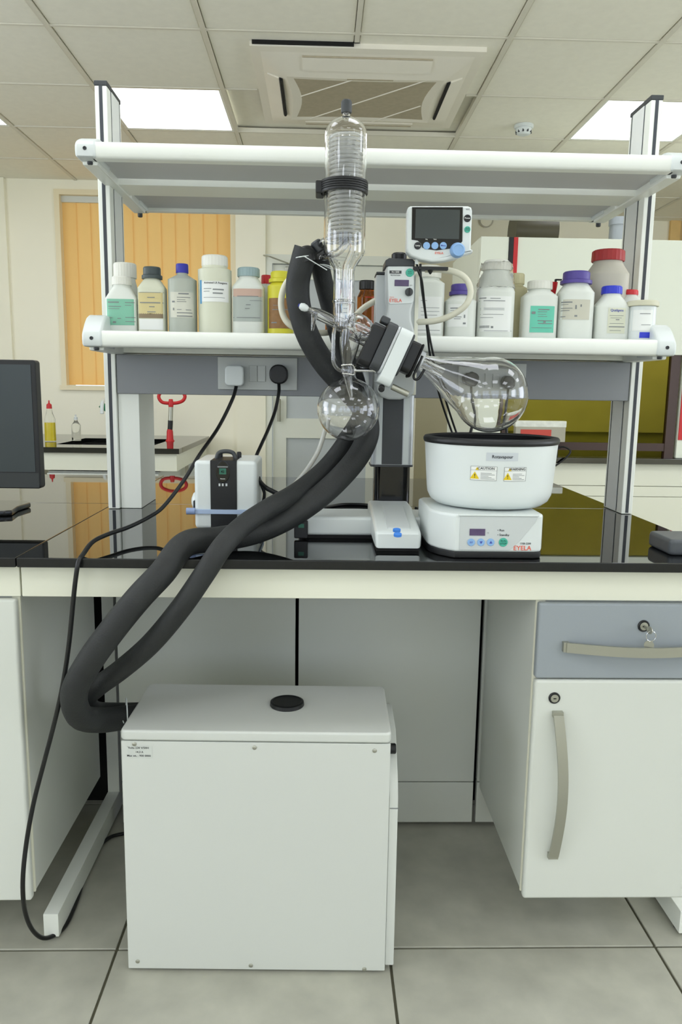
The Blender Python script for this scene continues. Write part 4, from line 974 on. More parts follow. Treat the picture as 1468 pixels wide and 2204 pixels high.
c = at(411, 1082, ypf + .03); obj('port_dome', lathe(B(), [(.026, -.012), (.026, 0), (.02, .010), (.008, .015)], (u0.x - .001, c.y + .03, c.z), (-1, 0, 0), 24), M_WP, vp, 40)
c = at(406, 1098, ypf - .002); obj('strap_fitting', cyl(B(), (u0.x - .018, ypf - .004, c.z - .002), (u0.x + .002, ypf - .004, c.z - .002), .008, 14), mat('blue grey fitting', (136, 154, 192), .4), vp, 40)
boxo('port_ring', M_BLK, vp, u0.x - .006, u0.x + .001, ypf + .018, ypf + .03, at(412, 1098, ypf).z, at(412, 1080, ypf).z, .002)
c = at(480, 1016, ypf - .003); oval = B(); lathe(oval, [(.026, 0), (.026, .001), (.024, .0015)], (c.x, ypf - .0031, at(480, 1015, ypf).z), (0, -1, 0), 32)
for v in oval.verts: v.co.x = c.x + (v.co.x - c.x) * .62
face = obj('keypad', oval, M_BLKG, fs, 40)
a, b = at(469, 1024, ypf), at(491, 1005, ypf); boxo('pump_display', M_LCD, fs, a.x + .004, b.x - .004, ypf - .0062, ypf - .004, a.z + .004, b.z - .003); boxo('display_label', M_INKG, fs, a.x, b.x, ypf - .0058, ypf - .004, b.z - .001, b.z + .002)
c = at(480, 1015, ypf); obj('display_digits', text_bm('42', .008, c.x, c.z, flat(ypf - .0062), lift=.0004), M_BLKD, fs)
c = at(480, 1030, ypf); obj('pump_lettering', text_bm('Vacuum', .0036, c.x, c.z, flat(ypf - .005), lift=.0004), M_WHITE, fs)
for px in (473, 480, 488): cc = at(px, 1043, ypf); boxo('key', M_WP2, fs, cc.x - .002, cc.x + .002, ypf - .0056, ypf - .004, cc.z - .003, cc.z + .003)
hz = zpt
bm = B(); tube(bm, [(u1.x + .008, ypf + .05, hz), (u1.x + .014, ypf + .05, hz + .014), ((u1.x + u2.x) / 2, ypf + .05, hz + .018), (u2.x - .014, ypf + .05, hz + .014), (u2.x - .008, ypf + .05, hz)], .005, 10, 6); obj('carry_handle', bm, M_DGR, vp, 60)
for px in (u1.x + .012, u2.x - .004): obj('handle_lug', lathe(B(), [(.006, 0), (.006, .012), (.004, .015)], (px, ypf + .09, hz - .001), (0, 0, 1), 12), M_BLK, vp, 40)
loose('pump_tube', 'thick short black tube slanting from the right side of the vacuum pump', 'tube', [(u3.x - .002, ypf + .06, at(552, 1030, ypf).z - .01), at(570, 1048, 1.86), at(584, 1056, 1.86), at(598, 1063, 1.86)], .0058, M_BLK)
loose('pump_cable', 'thin black cable curling close beside the right side of the vacuum pump', 'cable', [(u3.x - .001, ypf + .07, at(552, 1035, ypf).z), at(562, 1042, 1.87), at(569, 1062, 1.87), at(565, 1082, 1.87), at(553, 1092, 1.87)], .004, M_BLK)
loose('pump_cable', 'thin black cables lying on the worktop right of the vacuum pump', 'cable', [on(560, 1160, ZC + .004), on(585, 1145, ZC + .004), on(610, 1135, ZC + .004), on(625, 1120, ZC + .004)], .003, M_BLK)

# ================================================================== WATER BATH
WBX = at(1056, 950, 1.70).x; WBY = 1.70
zrim = at(1055, 955, WBY - .145).z; zpb = at(1055, 1100, WBY - .12).z; zbt = at(1055, 1100, WBY - .14).z
wb = thing('water_bath', 'round white heated water bath with a black rim on its control base', 'water bath', (WBX, WBY, ZC))
prof = [(.0, zpb), (.10, zpb), (.118, zpb + .003), (.130, zpb + .012), (.1365, zpb + .025), (.1385, zpb + .04), (.1455, zrim - .004), (.1415, zrim - .004), (.134, zpb + .04), (.12, zpb + .015), (0, zpb + .012)]
obj('bath_pot', lathe(B(), [(r, z) for r, z in prof], (WBX, WBY, 0), (0, 0, 1), 64), M_WP, wb, 40)
obj('bath_rim', lathe(B(), [(.1415, zrim - .006), (.147, zrim - .006), (.149, zrim - .002), (.149, zrim + .003), (.146, zrim + .007), (.138, zrim + .008), (.133, zrim + .004), (.135, zrim - .006)], (WBX, WBY, 0), (0, 0, 1), 64, closed=True), M_BLK, wb, 50)
obj('bath_lining', lathe(B(), [(.1412, zrim - .005), (.1335, zpb + .04), (.1195, zpb + .0155), (0, zpb + .0125)], (WBX, WBY, 0), (0, 0, 1), 48, caps=False), M_DGR, wb, 40)
obj('bath_water', lathe(B(), [(0, zrim - .05), (.136, zrim - .05)], (WBX, WBY, 0), (0, 0, 1), 48, caps=False), mat('still water', (150, 160, 158), .02, trans=.8, ior=1.33), wb)
# base with a cut front-left corner
yb0 = on(1060, 1203, ZC).y; bx0 = at(920, 1150, yb0 + .07).x; bx1 = at(1172, 1150, yb0).x; bxm = at(980, 1150, yb0).x
outb = [(bxm, yb0)] + [(bx1 - .018, yb0), (bx1 - .005, yb0 + .005), (bx1, yb0 + .018), (bx1, yb0 + .25), (bx0 + .01, yb0 + .25), (bx0, yb0 + .23), (bx0, yb0 + .085), (bx0 + .004, yb0 + .06), (bx0 + .018, yb0 + .03), (bx0 + .036, yb0 + .01)]
zbb = at(1060, 1191, yb0).z; ztop = at(1060, 1102, yb0 + .03).z
bm = prism(B(), outb, max(zbb, ZC + .014), zpb - .001, 'XY', .006, 3); obj('bath_base', bm, M_WP, wb, 35)
bm = prism(B(), [((x - WBX) * 1.0 + WBX, y + .003) for x, y in outb], ZC + .0005, max(zbb, ZC + .014) + .001, 'XY', .003); obj('rubber_skirt', bm, M_BLK, wb, 35)
sfb = flat(yb0)
a, b = at(988, 1183, yb0), at(1158, 1112, yb0)
zA_, zB_ = a.z, b.z
po = [(a.x, zA_), (b.x - .055, zA_), (b.x - .035, zA_ + .02), (b.x - .005, zB_ - .012), (b.x, zB_), (a.x, zB_)]
bp_ = obj('control_panel', prism(B(), po, yb0 - .0018, yb0 + .001, 'XZ', .001), M_WP2, wb, 40)
sfp = flat(yb0 - .0018)
boxo('panel_brow', M_WP, wb, a.x - .004, b.x + .002, yb0 - .005, yb0 + .001, zB_ + .0005, zB_ + .004, .001)
p, q = at(1010, 1152, yb0), at(1044, 1138, yb0); boxo('temperature_display', M_DISP, bp_, p.x, q.x, yb0 - .0032, yb0 - .0016, p.z, q.z)
c = at(1050, 1147, yb0); obj('panel_lettering', text_bm('°C', .004, c.x, c.z, sfp, lift=.0006), M_INKG, bp_)
for py, s in ((1141, '• Run'), (1151, '• Standby')):
    c = at(1070, py, yb0); obj('panel_lettering', text_bm(s, .0065, c.x, c.z, sfp, 'LEFT', lift=.0006), M_INK, bp_)
def tri(bm, c, r, y, up=1):
    bm.faces.new([bm.verts.new((c.x - r, y, c.z - r * .7 * up)), bm.verts.new((c.x + r, y, c.z - r * .7 * up)), bm.verts.new((c.x, y, c.z + r * up))]); return bm
for px, kind in ((1014, 'set'), (1035, 'dn'), (1056, 'up')):
    o = button(px, 1167, .0078, M_LBLUE, None, M_INKB, bp_, yb0 - .0016); c = at(px, 1167, yb0 - .0016)
    if kind == 'set': obj('button_lettering', text_bm('SET', .0045, c.x, c.z, flat(yb0 - .0038), lift=.0005), M_INKB, o)
    else: obj('button_arrow', tri(B(), c, .0032, yb0 - .0043, 1 if kind == 'up' else -1), M_INKB, o)
button(1083, 1167, .0092, M_GRN, 'RUN\nSTOP', MATS['dark green ink'], bp_, yb0 - .0016)
c = at(1124, 1180, yb0); obj('brand_lettering', text_bm('EYELA', .0135, c.x, c.z, sfb, lift=.0006), M_REDL, wb)
c = at(1131, 1170, yb0); obj('model_lettering', text_bm('OSB-2200', .0055, c.x, c.z, sfb, lift=.0006), M_INK, wb)
boxo('side_switch', M_BLK, wb, bx1 - .0005, bx1 + .004, yb0 + .03, yb0 + .05, ZC + .02, ZC + .045, .001)
# stickers on the pot follow its curve
def potY(X, Z):
    r = .1385 + (.1455 - .1385) * min(max((Z - zpb - .04) / (zrim - .004 - zpb - .04), 0), 1); return WBY - math.sqrt(max(r * r - (X - WBX) ** 2, 1e-6))
def potrect(px0, px1, py0, py1):
    y = potY(at((px0 + px1) / 2, (py0 + py1) / 2, 1.56).x, zrim - .05); return at(px0, py1, y), at(px1, py0, y)
a, b = potrect(1047, 1116, 975, 992)
stk = obj('name_sticker', patch(B(), a.x, b.x, a.z, b.z, potY, .0005), mat('silver tape', (198, 204, 208), .4, var=.02), wb, 60); obj('sticker_lettering', text_bm('Rotavapour', .0092, (a.x + b.x) / 2, (a.z + b.z) / 2, potY, lift=.0012), M_INK, stk)
M_WY = mat('warning yellow', (226, 196, 28), .5, var=.02)
for (px0, px1, py0, py1, word) in ((1014, 1069, 1004, 1034, 'CAUTION'), (1084, 1135, 1006, 1036, 'WARNING')):
    a, b = potrect(px0, px1, py0, py1); w = b.x - a.x; h = b.z - a.z
    s_ = obj('warning_sticker', patch(B(), a.x, b.x, a.z, b.z, potY, .0005), M_WHITE, wb, 60)
    bm = B()
    for x0, x1, z0, z1 in ((a.x, b.x, b.z - .0006, b.z), (a.x, b.x, a.z, a.z + .0006), (a.x, a.x + .0006, a.z, b.z), (b.x - .0006, b.x, a.z, b.z), (a.x, b.x, a.z + h * .70, a.z + h * .715)): patch(bm, x0, x1, z0, z1, potY, .001, 6)
    for k in range(5): patch(bm, a.x + w * .38, a.x + w * (.92 - .12 * (k % 3)), a.z + h * (.1 + .1 * k), a.z + h * (.1 + .1 * k) + .0009, potY, .001, 4)
    obj('sticker_print', bm, M_INKG, s_)
    obj('sticker_lettering', text_bm(word, h * .25, a.x + w * .58, a.z + h * .85, potY, lift=.0012), M_INK, s_)
    for cx2, cz2, r in ((a.x + w * .16, a.z + h * .34, h * .30), (a.x + w * .24, a.z + h * .83, h * .12)):
        bm = B(); vs = [(cx2 - r, cz2 - r * .8), (cx2 + r, cz2 - r * .8), (cx2, cz2 + r * .9)]
        bm.faces.new([bm.verts.new((x, potY(x, z) - .0011, z)) for x, z in vs]); obj('hazard_triangle', bm, M_WY, s_)
        obj('sticker_lettering', text_bm('!', r * 1.3, cx2, cz2 - r * .1, potY, lift=.0016), M_INK, s_)

# ================================================================== BOTTLES ON THE LOWER SHELF
M_HD = mat('white bottle plastic', (218, 222, 214), 0.42, var=0.015, scale=20)
M_HDC = mat('natural bottle plastic', (220, 222, 200), 0.42, var=0.02, scale=20, trans=.12)
M_HDG = mat('translucent grey bottle plastic', (188, 194, 182), 0.35, var=0.02, scale=20, trans=.2)
M_CREAM = mat('cream jar plastic', (204, 198, 158), 0.5, var=0.02)
M_GREYJ = mat('warm grey jar plastic', (186, 182, 168), 0.45, var=0.02)
M_BRN = mat('brown bottle plastic', (190, 176, 120), 0.3, var=0.06, trans=.15)
M_CAPW = mat('white cap', (222, 222, 212), 0.45, var=0.01); M_CAPG = mat('slate cap', (66, 76, 76), 0.45, var=0.05); M_CAPB = mat('blue grey cap', (148, 170, 172), 0.45, var=0.03)
M_CAPBL = mat('deep blue cap', (44, 46, 160), 0.4, var=0.04)
M_LG = mat('sea green label', (126, 186, 160), 0.5, var=0.03); M_LT = mat('teal label', (104, 196, 170), 0.5, var=0.02); M_LBE = mat('beige label', (206, 192, 140), 0.55, var=0.03)
M_LGR = mat('grey label', (170, 178, 172), 0.5, var=0.02); M_LBR = mat('brown label', (140, 104, 64), 0.55, var=0.14, scale=90); M_LCR = mat('putty label', (196, 194, 178), 0.5, var=0.02); M_LPA = mat('pale paper label', (206, 206, 192), 0.55, var=0.02)
M_BROWNB = mat('brown band', (134, 118, 92), .5); M_LBL2 = mat('blue label edge', (96, 158, 200), .5)
def bottle(label, x0, x1, cap, ysh, Yc, body, capm, n=2.0, dep=None, lab=(), txt=(), lines=(), neck=None, group='reagent bottles on the lower shelf', name='reagent_bottle', capstyle='ribbed', shoulder=.5, shell_m=None):
    """cap = (x0,x1,ytop,ybot) in the picture; ysh = row where the straight body ends"""
    a = at(x0, 690, Yc); b = at(x1, 690, Yc); w = (b.x - a.x) / 2; cx0 = (a.x + b.x) / 2; d = w if dep is None else w * dep
    capx0, capx1 = at(cap[0], cap[2], Yc).x, at(cap[1], cap[2], Yc).x; cr_ = (capx1 - capx0) / 2
    zt_c, zb_c, zs = at((cap[0] + cap[1]) / 2, cap[2], Yc).z - ZSH, at((cap[0] + cap[1]) / 2, cap[3], Yc).z - ZSH, at((x0 + x1) / 2, ysh, Yc).z - ZSH
    nr = (neck or .88) * cr_; t = thing(name, label, 'bottle', (cx0, Yc, ZSH + .0005), group=group)
    o_ = (capx0 + capx1) / 2 - cx0
    rings = [(0.0, w * .94, d * .94, n), (.004, w, d, n), (zs - .004, w, d, n)]
    K = 6
    for k in range(K + 1):
        u = k / K; e = math.sin(u * math.pi / 2) if shoulder > .5 else u
        f = 1 - (1 - math.cos(u * math.pi / 2)) if shoulder > .5 else 1 - u
        zz = zs + (zb_c - .004 - zs) * (e if shoulder > .5 else u)
        rings.append((zz, nr + (w - nr) * f, nr + (d - nr) * f, n + (2 - n) * u))
    rings.append((zb_c + .004, nr, nr, 2))
    bm = loft(B(), rings, 40); bo = obj('bottle_body', bm, body, None, 50); bo.parent = t
    bm = loft(B(), [(zb_c, cr_ * .98, cr_ * .98, 2), (zb_c + .002, cr_, cr_, 2), (zt_c - .003, cr_ * .985, cr_ * .985, 2), (zt_c, cr_ * .9, cr_ * .9, 2)], 48, capstyle == 'ribbed', .012)
    co = obj('cap', bm, capm, None, 25); co.parent = t
    if capstyle == 'tamper':
        r2 = obj('tamper_ring', loft(B(), [(zb_c - .004, cr_ * 1.16, cr_ * 1.16, 2), (zb_c + .004, cr_ * 1.16, cr_ * 1.16, 2), (zb_c + .006, cr_ * 1.02, cr_ * 1.02, 2)], 40), capm, None, 40); r2.parent = t
    def surf(X, Z): return -d * (max(1 - abs(X / w) ** n, 0.0)) ** (1 / n)
    def L(px, py): p = at(px, py, Yc - d * .8); return p.x - cx0, p.z - ZSH
    for (lx0, lx1, ly0, ly1, lm) in lab:
        p, q = L(lx0, ly1), L(lx1, ly0); xa, xb = max(p[0], -w * .97), min(q[0], w * .97)
        lo = obj('label', patch(B(), xa, xb, max(p[1], .003), min(q[1], zs - .002), surf, .0006, 14), lm, None, 60); lo.parent = t
    for (s, px, py, size, ink) in txt:
        p = L(px, py); lo = obj('label_lettering', text_bm(s, size, p[0], p[1], lambda X, Z: surf(max(min(X, w * .97), -w * .97), Z), lift=.0013), ink, None); lo.parent = t
    if lines:
        bm = B()
        for (lx0, lx1, ly, hh) in lines:
            p, q = L(lx0, ly), L(lx1, ly); patch(bm, max(p[0], -w * .95), min(q[0], w * .95), p[1] - hh / 2, p[1] + hh / 2, surf, .0012, 6)
        lo = obj('label_print', bm, M_INKG, None); lo.parent = t
    return t
Y1, Y2 = 2.03, 2.095
Y2b = 2.36
bottle('white-capped bottle behind the green-labelled bottle, left end of the shelf', 244, 300, (249, 298, 568, 600), 632, 2.105, M_HD, M_CAPW)
bottle('white square bottle with a sea green label, leftmost on the shelf', 231, 298, (247, 289, 597, 615), 644, Y1, M_HD, M_CAPW, 5, .6, [(228, 300, 645, 700, M_LG)], [], [(233, 257, 651, .0026), (234, 262, 660, .0016), (234, 258, 665, .0012), (270, 290, 652, .0016), (270, 284, 658, .0012), (234, 243, 684, .0016), (254, 262, 686, .0016), (271, 292, 684, .0014), (271, 292, 693, .0014), (244, 251, 694, .004)], shoulder=.3)
bottle('square bottle with slate black cap and beige label, second from left', 300, 359, (311, 349, 576, 598), 622, Y1, M_HDC, M_CAPG, 5, .7, [(299, 360, 631, 676, M_LBE), (299, 360, 676, 685, M_BROWNB), (301, 358, 688, 710, M_WHITE)], [], [(318, 334, 641, .002), (302, 352, 652, .0026), (322, 334, 661, .002), (318, 336, 672, .002), (300, 358, 630, .0012)], capstyle='tamper')
bottle('grey translucent round bottle with a small deep blue cap', 364, 424, (379, 406, 569, 589), 604, Y1, M_HDG, M_CAPBL, 2.6, None, [(368, 420, 630, 684, M_LPA)], [], [(385, 407, 633, .003), (382, 410, 641, .0014), (382, 400, 646, .0012), (382, 402, 650, .0012), (382, 392, 667, .0012), (401, 412, 668, .0014), (382, 414, 674, .002), (382, 414, 681, .0024), (373, 376, 666, .006), (371, 377, 650, .004)], capstyle='plain')
bottle('tall natural white round jar with a wide white cap', 428, 499, (435, 491, 552, 575), 583, Y1, M_HDC, M_CAPW, 2.2, None, [(433, 495, 607, 650, M_WHITE), (430, 434, 603, 654, M_LBL2)], [('Activated LR Reagent', 464, 610, .0065, M_INK)], [(439, 456, 622, .0014), (439, 452, 628, .0012), (459, 482, 624, .003), (459, 480, 632, .003), (439, 484, 641, .001)], neck=.98)
bottle('white bottle with blue-grey cap and grey label banded in red', 501, 570, (513, 561, 578, 597), 620, Y1, M_HD, M_CAPB, 3.5, .8, [(502, 566, 623, 639, mat('salmon label band', (198, 168, 152), .5)), (502, 566, 640, 692, M_LGR)], [], [(502, 566, 638, .0016), (538, 564, 648, .001), (530, 540, 657, .0018), (528, 538, 665, .0018), (502, 560, 684, .0016)])
bottle('red-capped bottle half hidden between the grey-labelled bottle and yellow jar', 556, 590, (561, 582, 593, 612), 632, 2.11, M_HD, M_RED)
bottle('yellow jar with a brown label left of the thick hose', 576, 632, (583, 627, 586, 606), 618, Y1, M_YEL, M_YEL, 2.4, None, [(572, 640, 643, 707, M_LBR)], [], [(586, 604, 667, .0016), (588, 600, 658, .001), (584, 596, 695, .003), (606, 626, 667, .002)], capstyle='tamper')
bottle('white bottle with a blue label seen through the condenser tube', 716, 764, (724, 756, 606, 622), 640, 2.06, M_HD, M_CAPB, 3, None, [(718, 732, 655, 700, M_LBL2)], [], [(738, 758, 665, .002), (738, 756, 674, .002)])
bottle('amber glass bottle with black cap left of the silver column', 768, 810, (771, 806, 605, 624), 640, 2.05, M_AMBER, M_BLK, 2.2, None, [(786, 810, 628, 641, M_RED)], [], [])
bottle('dark amber bottle behind the thinner hose', 700, 726, (703, 723, 607, 624), 640, 2.10, M_AMBER, M_BLK, 2.2)
bottle('tall white jar behind the hanging display cables', 884, 953, (892, 948, 574, 600), 612, Y1, M_HD, M_CAPW, 4, .8, [(888, 951, 640, 718, M_WHITE)], [], [(905, 918, 648, .0012), (905, 945, 663, .001), (905, 945, 671, .001), (905, 940, 679, .001), (890, 946, 711, .0012)])
bottle('white bottle with purple cap behind the milky tube loop', 956, 1022, (965, 1007, 613, 633), 650, Y1, M_HD, M_PURP, 3, None, [(960, 1006, 656, 704, M_WHITE)], [], [(969, 990, 664, .0024), (969, 978, 669, .001), (970, 975, 675, .002), (976, 992, 683, .0016), (976, 990, 687, .0016), (997, 1000, 682, .008), (995, 1001, 697, .004)], capstyle='tamper')
bt11 = bottle('large white bottle wrapped in clear film at the shoulder', 1024, 1103, (1040, 1094, 562, 584), 630, Y1, M_HD, M_CAPW, 3.2, .8, [(1026, 1101, 639, 714, M_WHITE)], [], [(1032, 1046, 642, .0022), (1054, 1076, 643, .0014), (1032, 1086, 648, .0016), (1034, 1084, 664, .001), (1034, 1084, 667, .001), (1034, 1082, 677, .001), (1034, 1060, 684, .001), (1026, 1101, 712, .001)] + [(1033 + k * 2.4, 1034.4 + k * 2.4, 704, .006) for k in range(8)] + [(1055, 1060, 705, .005)])
bm = B(); wv_ = at(1024, 690, Y1); w_ = (at(1103, 690, Y1).x - wv_.x) / 2; cxb = (at(1103, 690, Y1).x + wv_.x) / 2
zs_ = at(1060, 622, Y1).z - ZSH; ze_ = at(1060, 568, Y1).z - ZSH
rg = []
for k in range(7):
    u = k / 6; rg.append((zs_ + (ze_ - zs_) * u, w_ * (1.02 - .22 * u), w_ * (.84 - .05 * u), 2.6 - .6 * u))
loft(bm, rg, 44)
for v in bm.verts: v.co += Vector((random.uniform(-.002, .002), random.uniform(-.002, .002), random.uniform(-.002, .002)))
fo = obj('plastic_film', bm, M_FILM, None, 30); fo.parent = bt11
bottle('cream jar standing behind the film-wrapped bottle', 1084, 1130, (1092, 1127, 590, 613), 622, 2.11, M_CREAM, M_CREAM, 3)
bottle('white square bottle with a teal label', 1121, 1195, (1127, 1180, 606, 624), 640, Y1, M_HD, M_CAPW, 4, .7, [(1138, 1193, 660, 716, M_LT)], [], [(1157, 1181, 667, .0026), (1156, 1176, 672, .0014), (1156, 1174, 677, .0012), (1156, 1176, 682, .0012), (1155, 1187, 691, .002), (1156, 1187, 697, .002), (1168, 1173, 694, .004), (1143, 1151, 674, .006), (1142, 1186, 706, .0012)])
sp = thing('spray_bottle', 'red-topped bottle with a black lever between the teal-labelled and purple-capped bottles', 'bottle', (at(1188, 660, 2.11).x, 2.11, ZSH + .0005))
for nm_, rr_, m_ in (('bottle_body', [(0, .018, .018, 2.4), (.075, .018, .018, 2.4), (.088, .009, .009, 2), (.098, .009, .009, 2)], M_HD),):
    o = obj(nm_, loft(B(), rr_, 28), m_, None, 40); o.parent = sp
p0 = at(1188, 636, 2.11).z - ZSH; p1 = at(1188, 608, 2.11).z - ZSH
o = obj('spray_head', loft(B(), [(p0 - .002, .006, .008, 3), (p0 + .006, .0075, .009, 3), (p1 - .004, .0105, .011, 4), (p1, .0105, .011, 4)], 24), M_RED, None, 40); o.parent = sp
bm = B(); box(bm, .004, .022, -.005, .005, p1 + .005, p1 + .0085, .001); box(bm, .004, .008, -.005, .005, p1 - .001, p1 + .005, .0005); o = obj('lever', bm, M_BLK, None); o.parent = sp
bottle('white jar with a purple cap and putty label', 1198, 1272, (1207, 1264, 586, 609), 632, Y1, M_HD, M_PURP, 3.2, .85, [(1201, 1269, 646, 688, M_LCR)], [], [(1208, 1230, 651, .003), (1208, 1222, 656, .0012), (1208, 1230, 664, .0016), (1208, 1224, 669, .0016), (1207, 1216, 682, .002), (1236, 1239, 662, .010), (1234, 1240, 681, .004), (1247, 1250, 659, .006)], capstyle='tamper')
bottle('large warm grey jar with a dark red ribbed cap, tallest at the right end', 1256, 1344, (1262, 1330, 540, 564), 592, 2.12, M_GREYJ, mat('dark red cap', (160, 32, 32), .4, var=.06), 2.6, .8)
bottle('white bottle with a bright blue cap and blue lettering', 1276, 1349, (1287, 1330, 617, 634), 662, Y1, M_HD, M_BLUE, 4, .7, [(1304, 1346, 664, 718, M_HDC)], [('Qualigens', 1326, 669, .0085, M_INKB)], [(1310, 1340, 680, .001), (1312, 1336, 685, .001), (1323, 1331, 689, .0022), (1310, 1340, 697, .001), (1308, 1342, 704, .0024), (1310, 1334, 712, .001)], shoulder=.3)
bottle('small white bottle with a bright red cap behind the lidded tub', 1324, 1378, (1333, 1368, 625, 636), 652, 2.10, M_HD, M_RED, 3)
bottle('white tub with a beige lid and a blue printed square, rightmost on the shelf', 1353, 1408, (1347, 1414, 649, 661), 662, 2.01, M_WP, mat('beige lid', (204, 202, 178), .45), 2.4, None, [(1374, 1401, 716, 728, M_BLUE), (1360, 1404, 668, 712, M_WHITE)], [], [(1376, 1398, 676, .0016), (1378, 1398, 700, .0012)], neck=.8, capstyle='plain')

# ================================================================== COMPUTER SCREEN, LEFT
ym = 2.02; a = at(81, 1052, ym); b = at(83, 775, ym)
mo = thing('monitor', 'dark computer monitor at the left edge standing on its black foot', 'monitor', (a.x - .25, ym + .08, ZC))
xr = (a.x + b.x) / 2; xl = xr - .53
obj('monitor_housing', prism(B(), rrect(xl, xr, a.z, b.z, .008), ym, ym + .035, 'XZ', .004, 3), M_BLK, mo, 40)
z2 = at(40, 1018, ym).z
boxo('screen', mat('switched-off screen', (52, 60, 62), .3, var=.02), mo, xl + .012, xr - .012, ym - .0012, ym + .001, z2 + .003, b.z - .012)
boxo('bezel_strip', mat('bezel plastic', (46, 50, 50), .4), mo, xl + .004, xr - .004, ym - .0008, ym + .001, a.z + .003, z2)
boxo('stand_neck', M_BLK, mo, xl + .22, xl + .31, ym + .034, ym + .06, ZC + .014, a.z + .15, .004)
f0 = on(36, 1100, ZC + .008)
obj('stand_foot', prism(B(), [(f0.x - .38, f0.y - .03), (f0.x - .03, f0.y - .045), (f0.x, f0.y - .03), (f0.x - .012, f0.y + .04), (f0.x - .004, f0.y + .11), (f0.x - .03, f0.y + .15), (f0.x - .36, f0.y + .15)], ZC + .0005, ZC + .015, 'XY', .004), M_BLKG, mo, 40)
# dark object at the right edge of the worktop
c = on(1466, 1203, ZC)
dv = thing('handheld_device', 'dark grey rounded device lying at the right edge of the worktop', 'device', (XE - .03, 1.60, ZC))
obj('device_body', prism(B(), rrect(c.x - .012, XE - .002, 1.585, 1.70, .012), ZC + .0005, ZC + .035, 'XY', .008, 3), mat('slate plastic', (78, 82, 86), .4, var=.04), dv, 40)

# ================================================================== SINK BENCH, LEFT BACK
ysf = on(385, 966, ZC).y; xsr = on(383, 967, ZC).x
sb = thing('sink_bench', 'white laboratory sink bench with a black worktop under the window', 'bench', (-1.9, 4.9, 0))
sx_a, sx_b = -1.55, -.98
bm = B()
for q in ((-2.9, sx_a, ysf, YB - .04), (sx_b, xsr, ysf, YB - .04), (sx_a, sx_b, ysf, ysf + .22), (sx_a, sx_b, YB - .42, YB - .04)): box(bm, q[0], q[1], q[2], q[3], ZC - .03, ZC)
obj('bench_top', bm, M_GRAN, sb)
bm = B(); box(bm, sx_a, sx_b, ysf + .22, YB - .42, ZC - .28, ZC - .26); box(bm, sx_a - .01, sx_a, ysf + .21, YB - .41, ZC - .28, ZC - .031); box(bm, sx_b, sx_b + .01, ysf + .21, YB - .41, ZC - .28, ZC - .031); box(bm, sx_a, sx_b, ysf + .21, ysf + .22, ZC - .28, ZC - .031); box(bm, sx_a, sx_b, YB - .42, YB - .41, ZC - .28, ZC - .031)
obj('sink_bowl', bm, M_BLKD, sb)
boxo('bench_apron', M_LAMC, sb, -2.9, xsr - .02, ysf + .03, ysf + .05, ZC - .13, ZC - .031)
boxo('bench_side_apron', M_LAMC, sb, xsr - .04, xsr - .02, ysf + .051, YB - .05, ZC - .13, ZC - .031)
for x in (xsr - .07, -2.88): boxo('leg_post', M_POWD, sb, x, x + .045, YB - .5, YB - .44, .06, ZC - .131); boxo('leg_foot', M_POWD, sb, x, x + .045, ysf + .1, YB - .1, 0, .059)
cx0_, cx1_ = on(112, 1000, ZC).x - .15, xsr - .13
boxo('cabinet_body', M_LAM, sb, -1.55, cx1_, ysf + .08, YB - .3, .12, ZC - .14, .002)
for a_, b_ in ((-1.55, -1.19), (-1.185, cx1_)): boxo('cabinet_door', M_LAM, sb, a_, b_, ysf + .055, ysf + .079, .13, ZC - .15, .003)
def sit(px, py): q = on(px, py, ZC); return q
# yellow detergent bottle
c = sit(105, 951); zt2 = at(103, 862, c.y).z - ZC; r = (at(117, 900, c.y).x - at(93, 900, c.y).x) / 2
dt = thing('detergent_bottle', 'clear bottle half full of yellow detergent with a red nozzle, by the sink', 'bottle', (c.x, c.y + r, ZC + .0005))
o = obj('bottle_body', loft(B(), [(0, r * .95, r * .7, 2.5), (.01, r, r * .75, 2.5), (zt2 * .55, r * .95, r * .7, 2.5), (zt2 * .68, r * .6, r * .5, 2), (zt2 * .8, r * .42, r * .42, 2)], 28), M_CLEARP, None, 40); o.parent = dt
o = obj('detergent', loft(B(), [(.004, r * .9, r * .64, 2.5), (zt2 * .46, r * .9, r * .64, 2.5)], 28), mat('yellow detergent', (226, 204, 40), .3, var=.03), None, 40); o.parent = dt
o = obj('nozzle_cap', loft(B(), [(zt2 * .8, r * .5, r * .5, 2), (zt2 * .9, r * .45, r * .45, 2), (zt2 * .93, r * .15, r * .15, 2), (zt2, r * .1, r * .1, 2)], 20), M_RED, None, 40); o.parent = dt
c = sit(162, 949); r = (at(172, 920, c.y).x - at(153, 920, c.y).x) / 2; zt2 = at(162, 893, c.y).z - ZC
dt = thing('soap_dispenser', 'small clear plastic bottle standing between detergent bottle and sink', 'bottle', (c.x, c.y + r, ZC + .0005))
o = obj('bottle_body', loft(B(), [(0, r, r, 2.2), (zt2 * .6, r, r, 2.2), (zt2 * .75, r * .4, r * .4, 2), (zt2 * .8, r * .4, r * .4, 2)], 24), M_CLEARP, None, 40); o.parent = dt
o = obj('pump_top', loft(B(), [(zt2 * .8, r * .45, r * .45, 2), (zt2 * .9, r * .4, r * .4, 2), (zt2 * .92, r * .2, r * .2, 2), (zt2, r * .18, r * .18, 2)], 18), M_WP2, None, 40); o.parent = dt
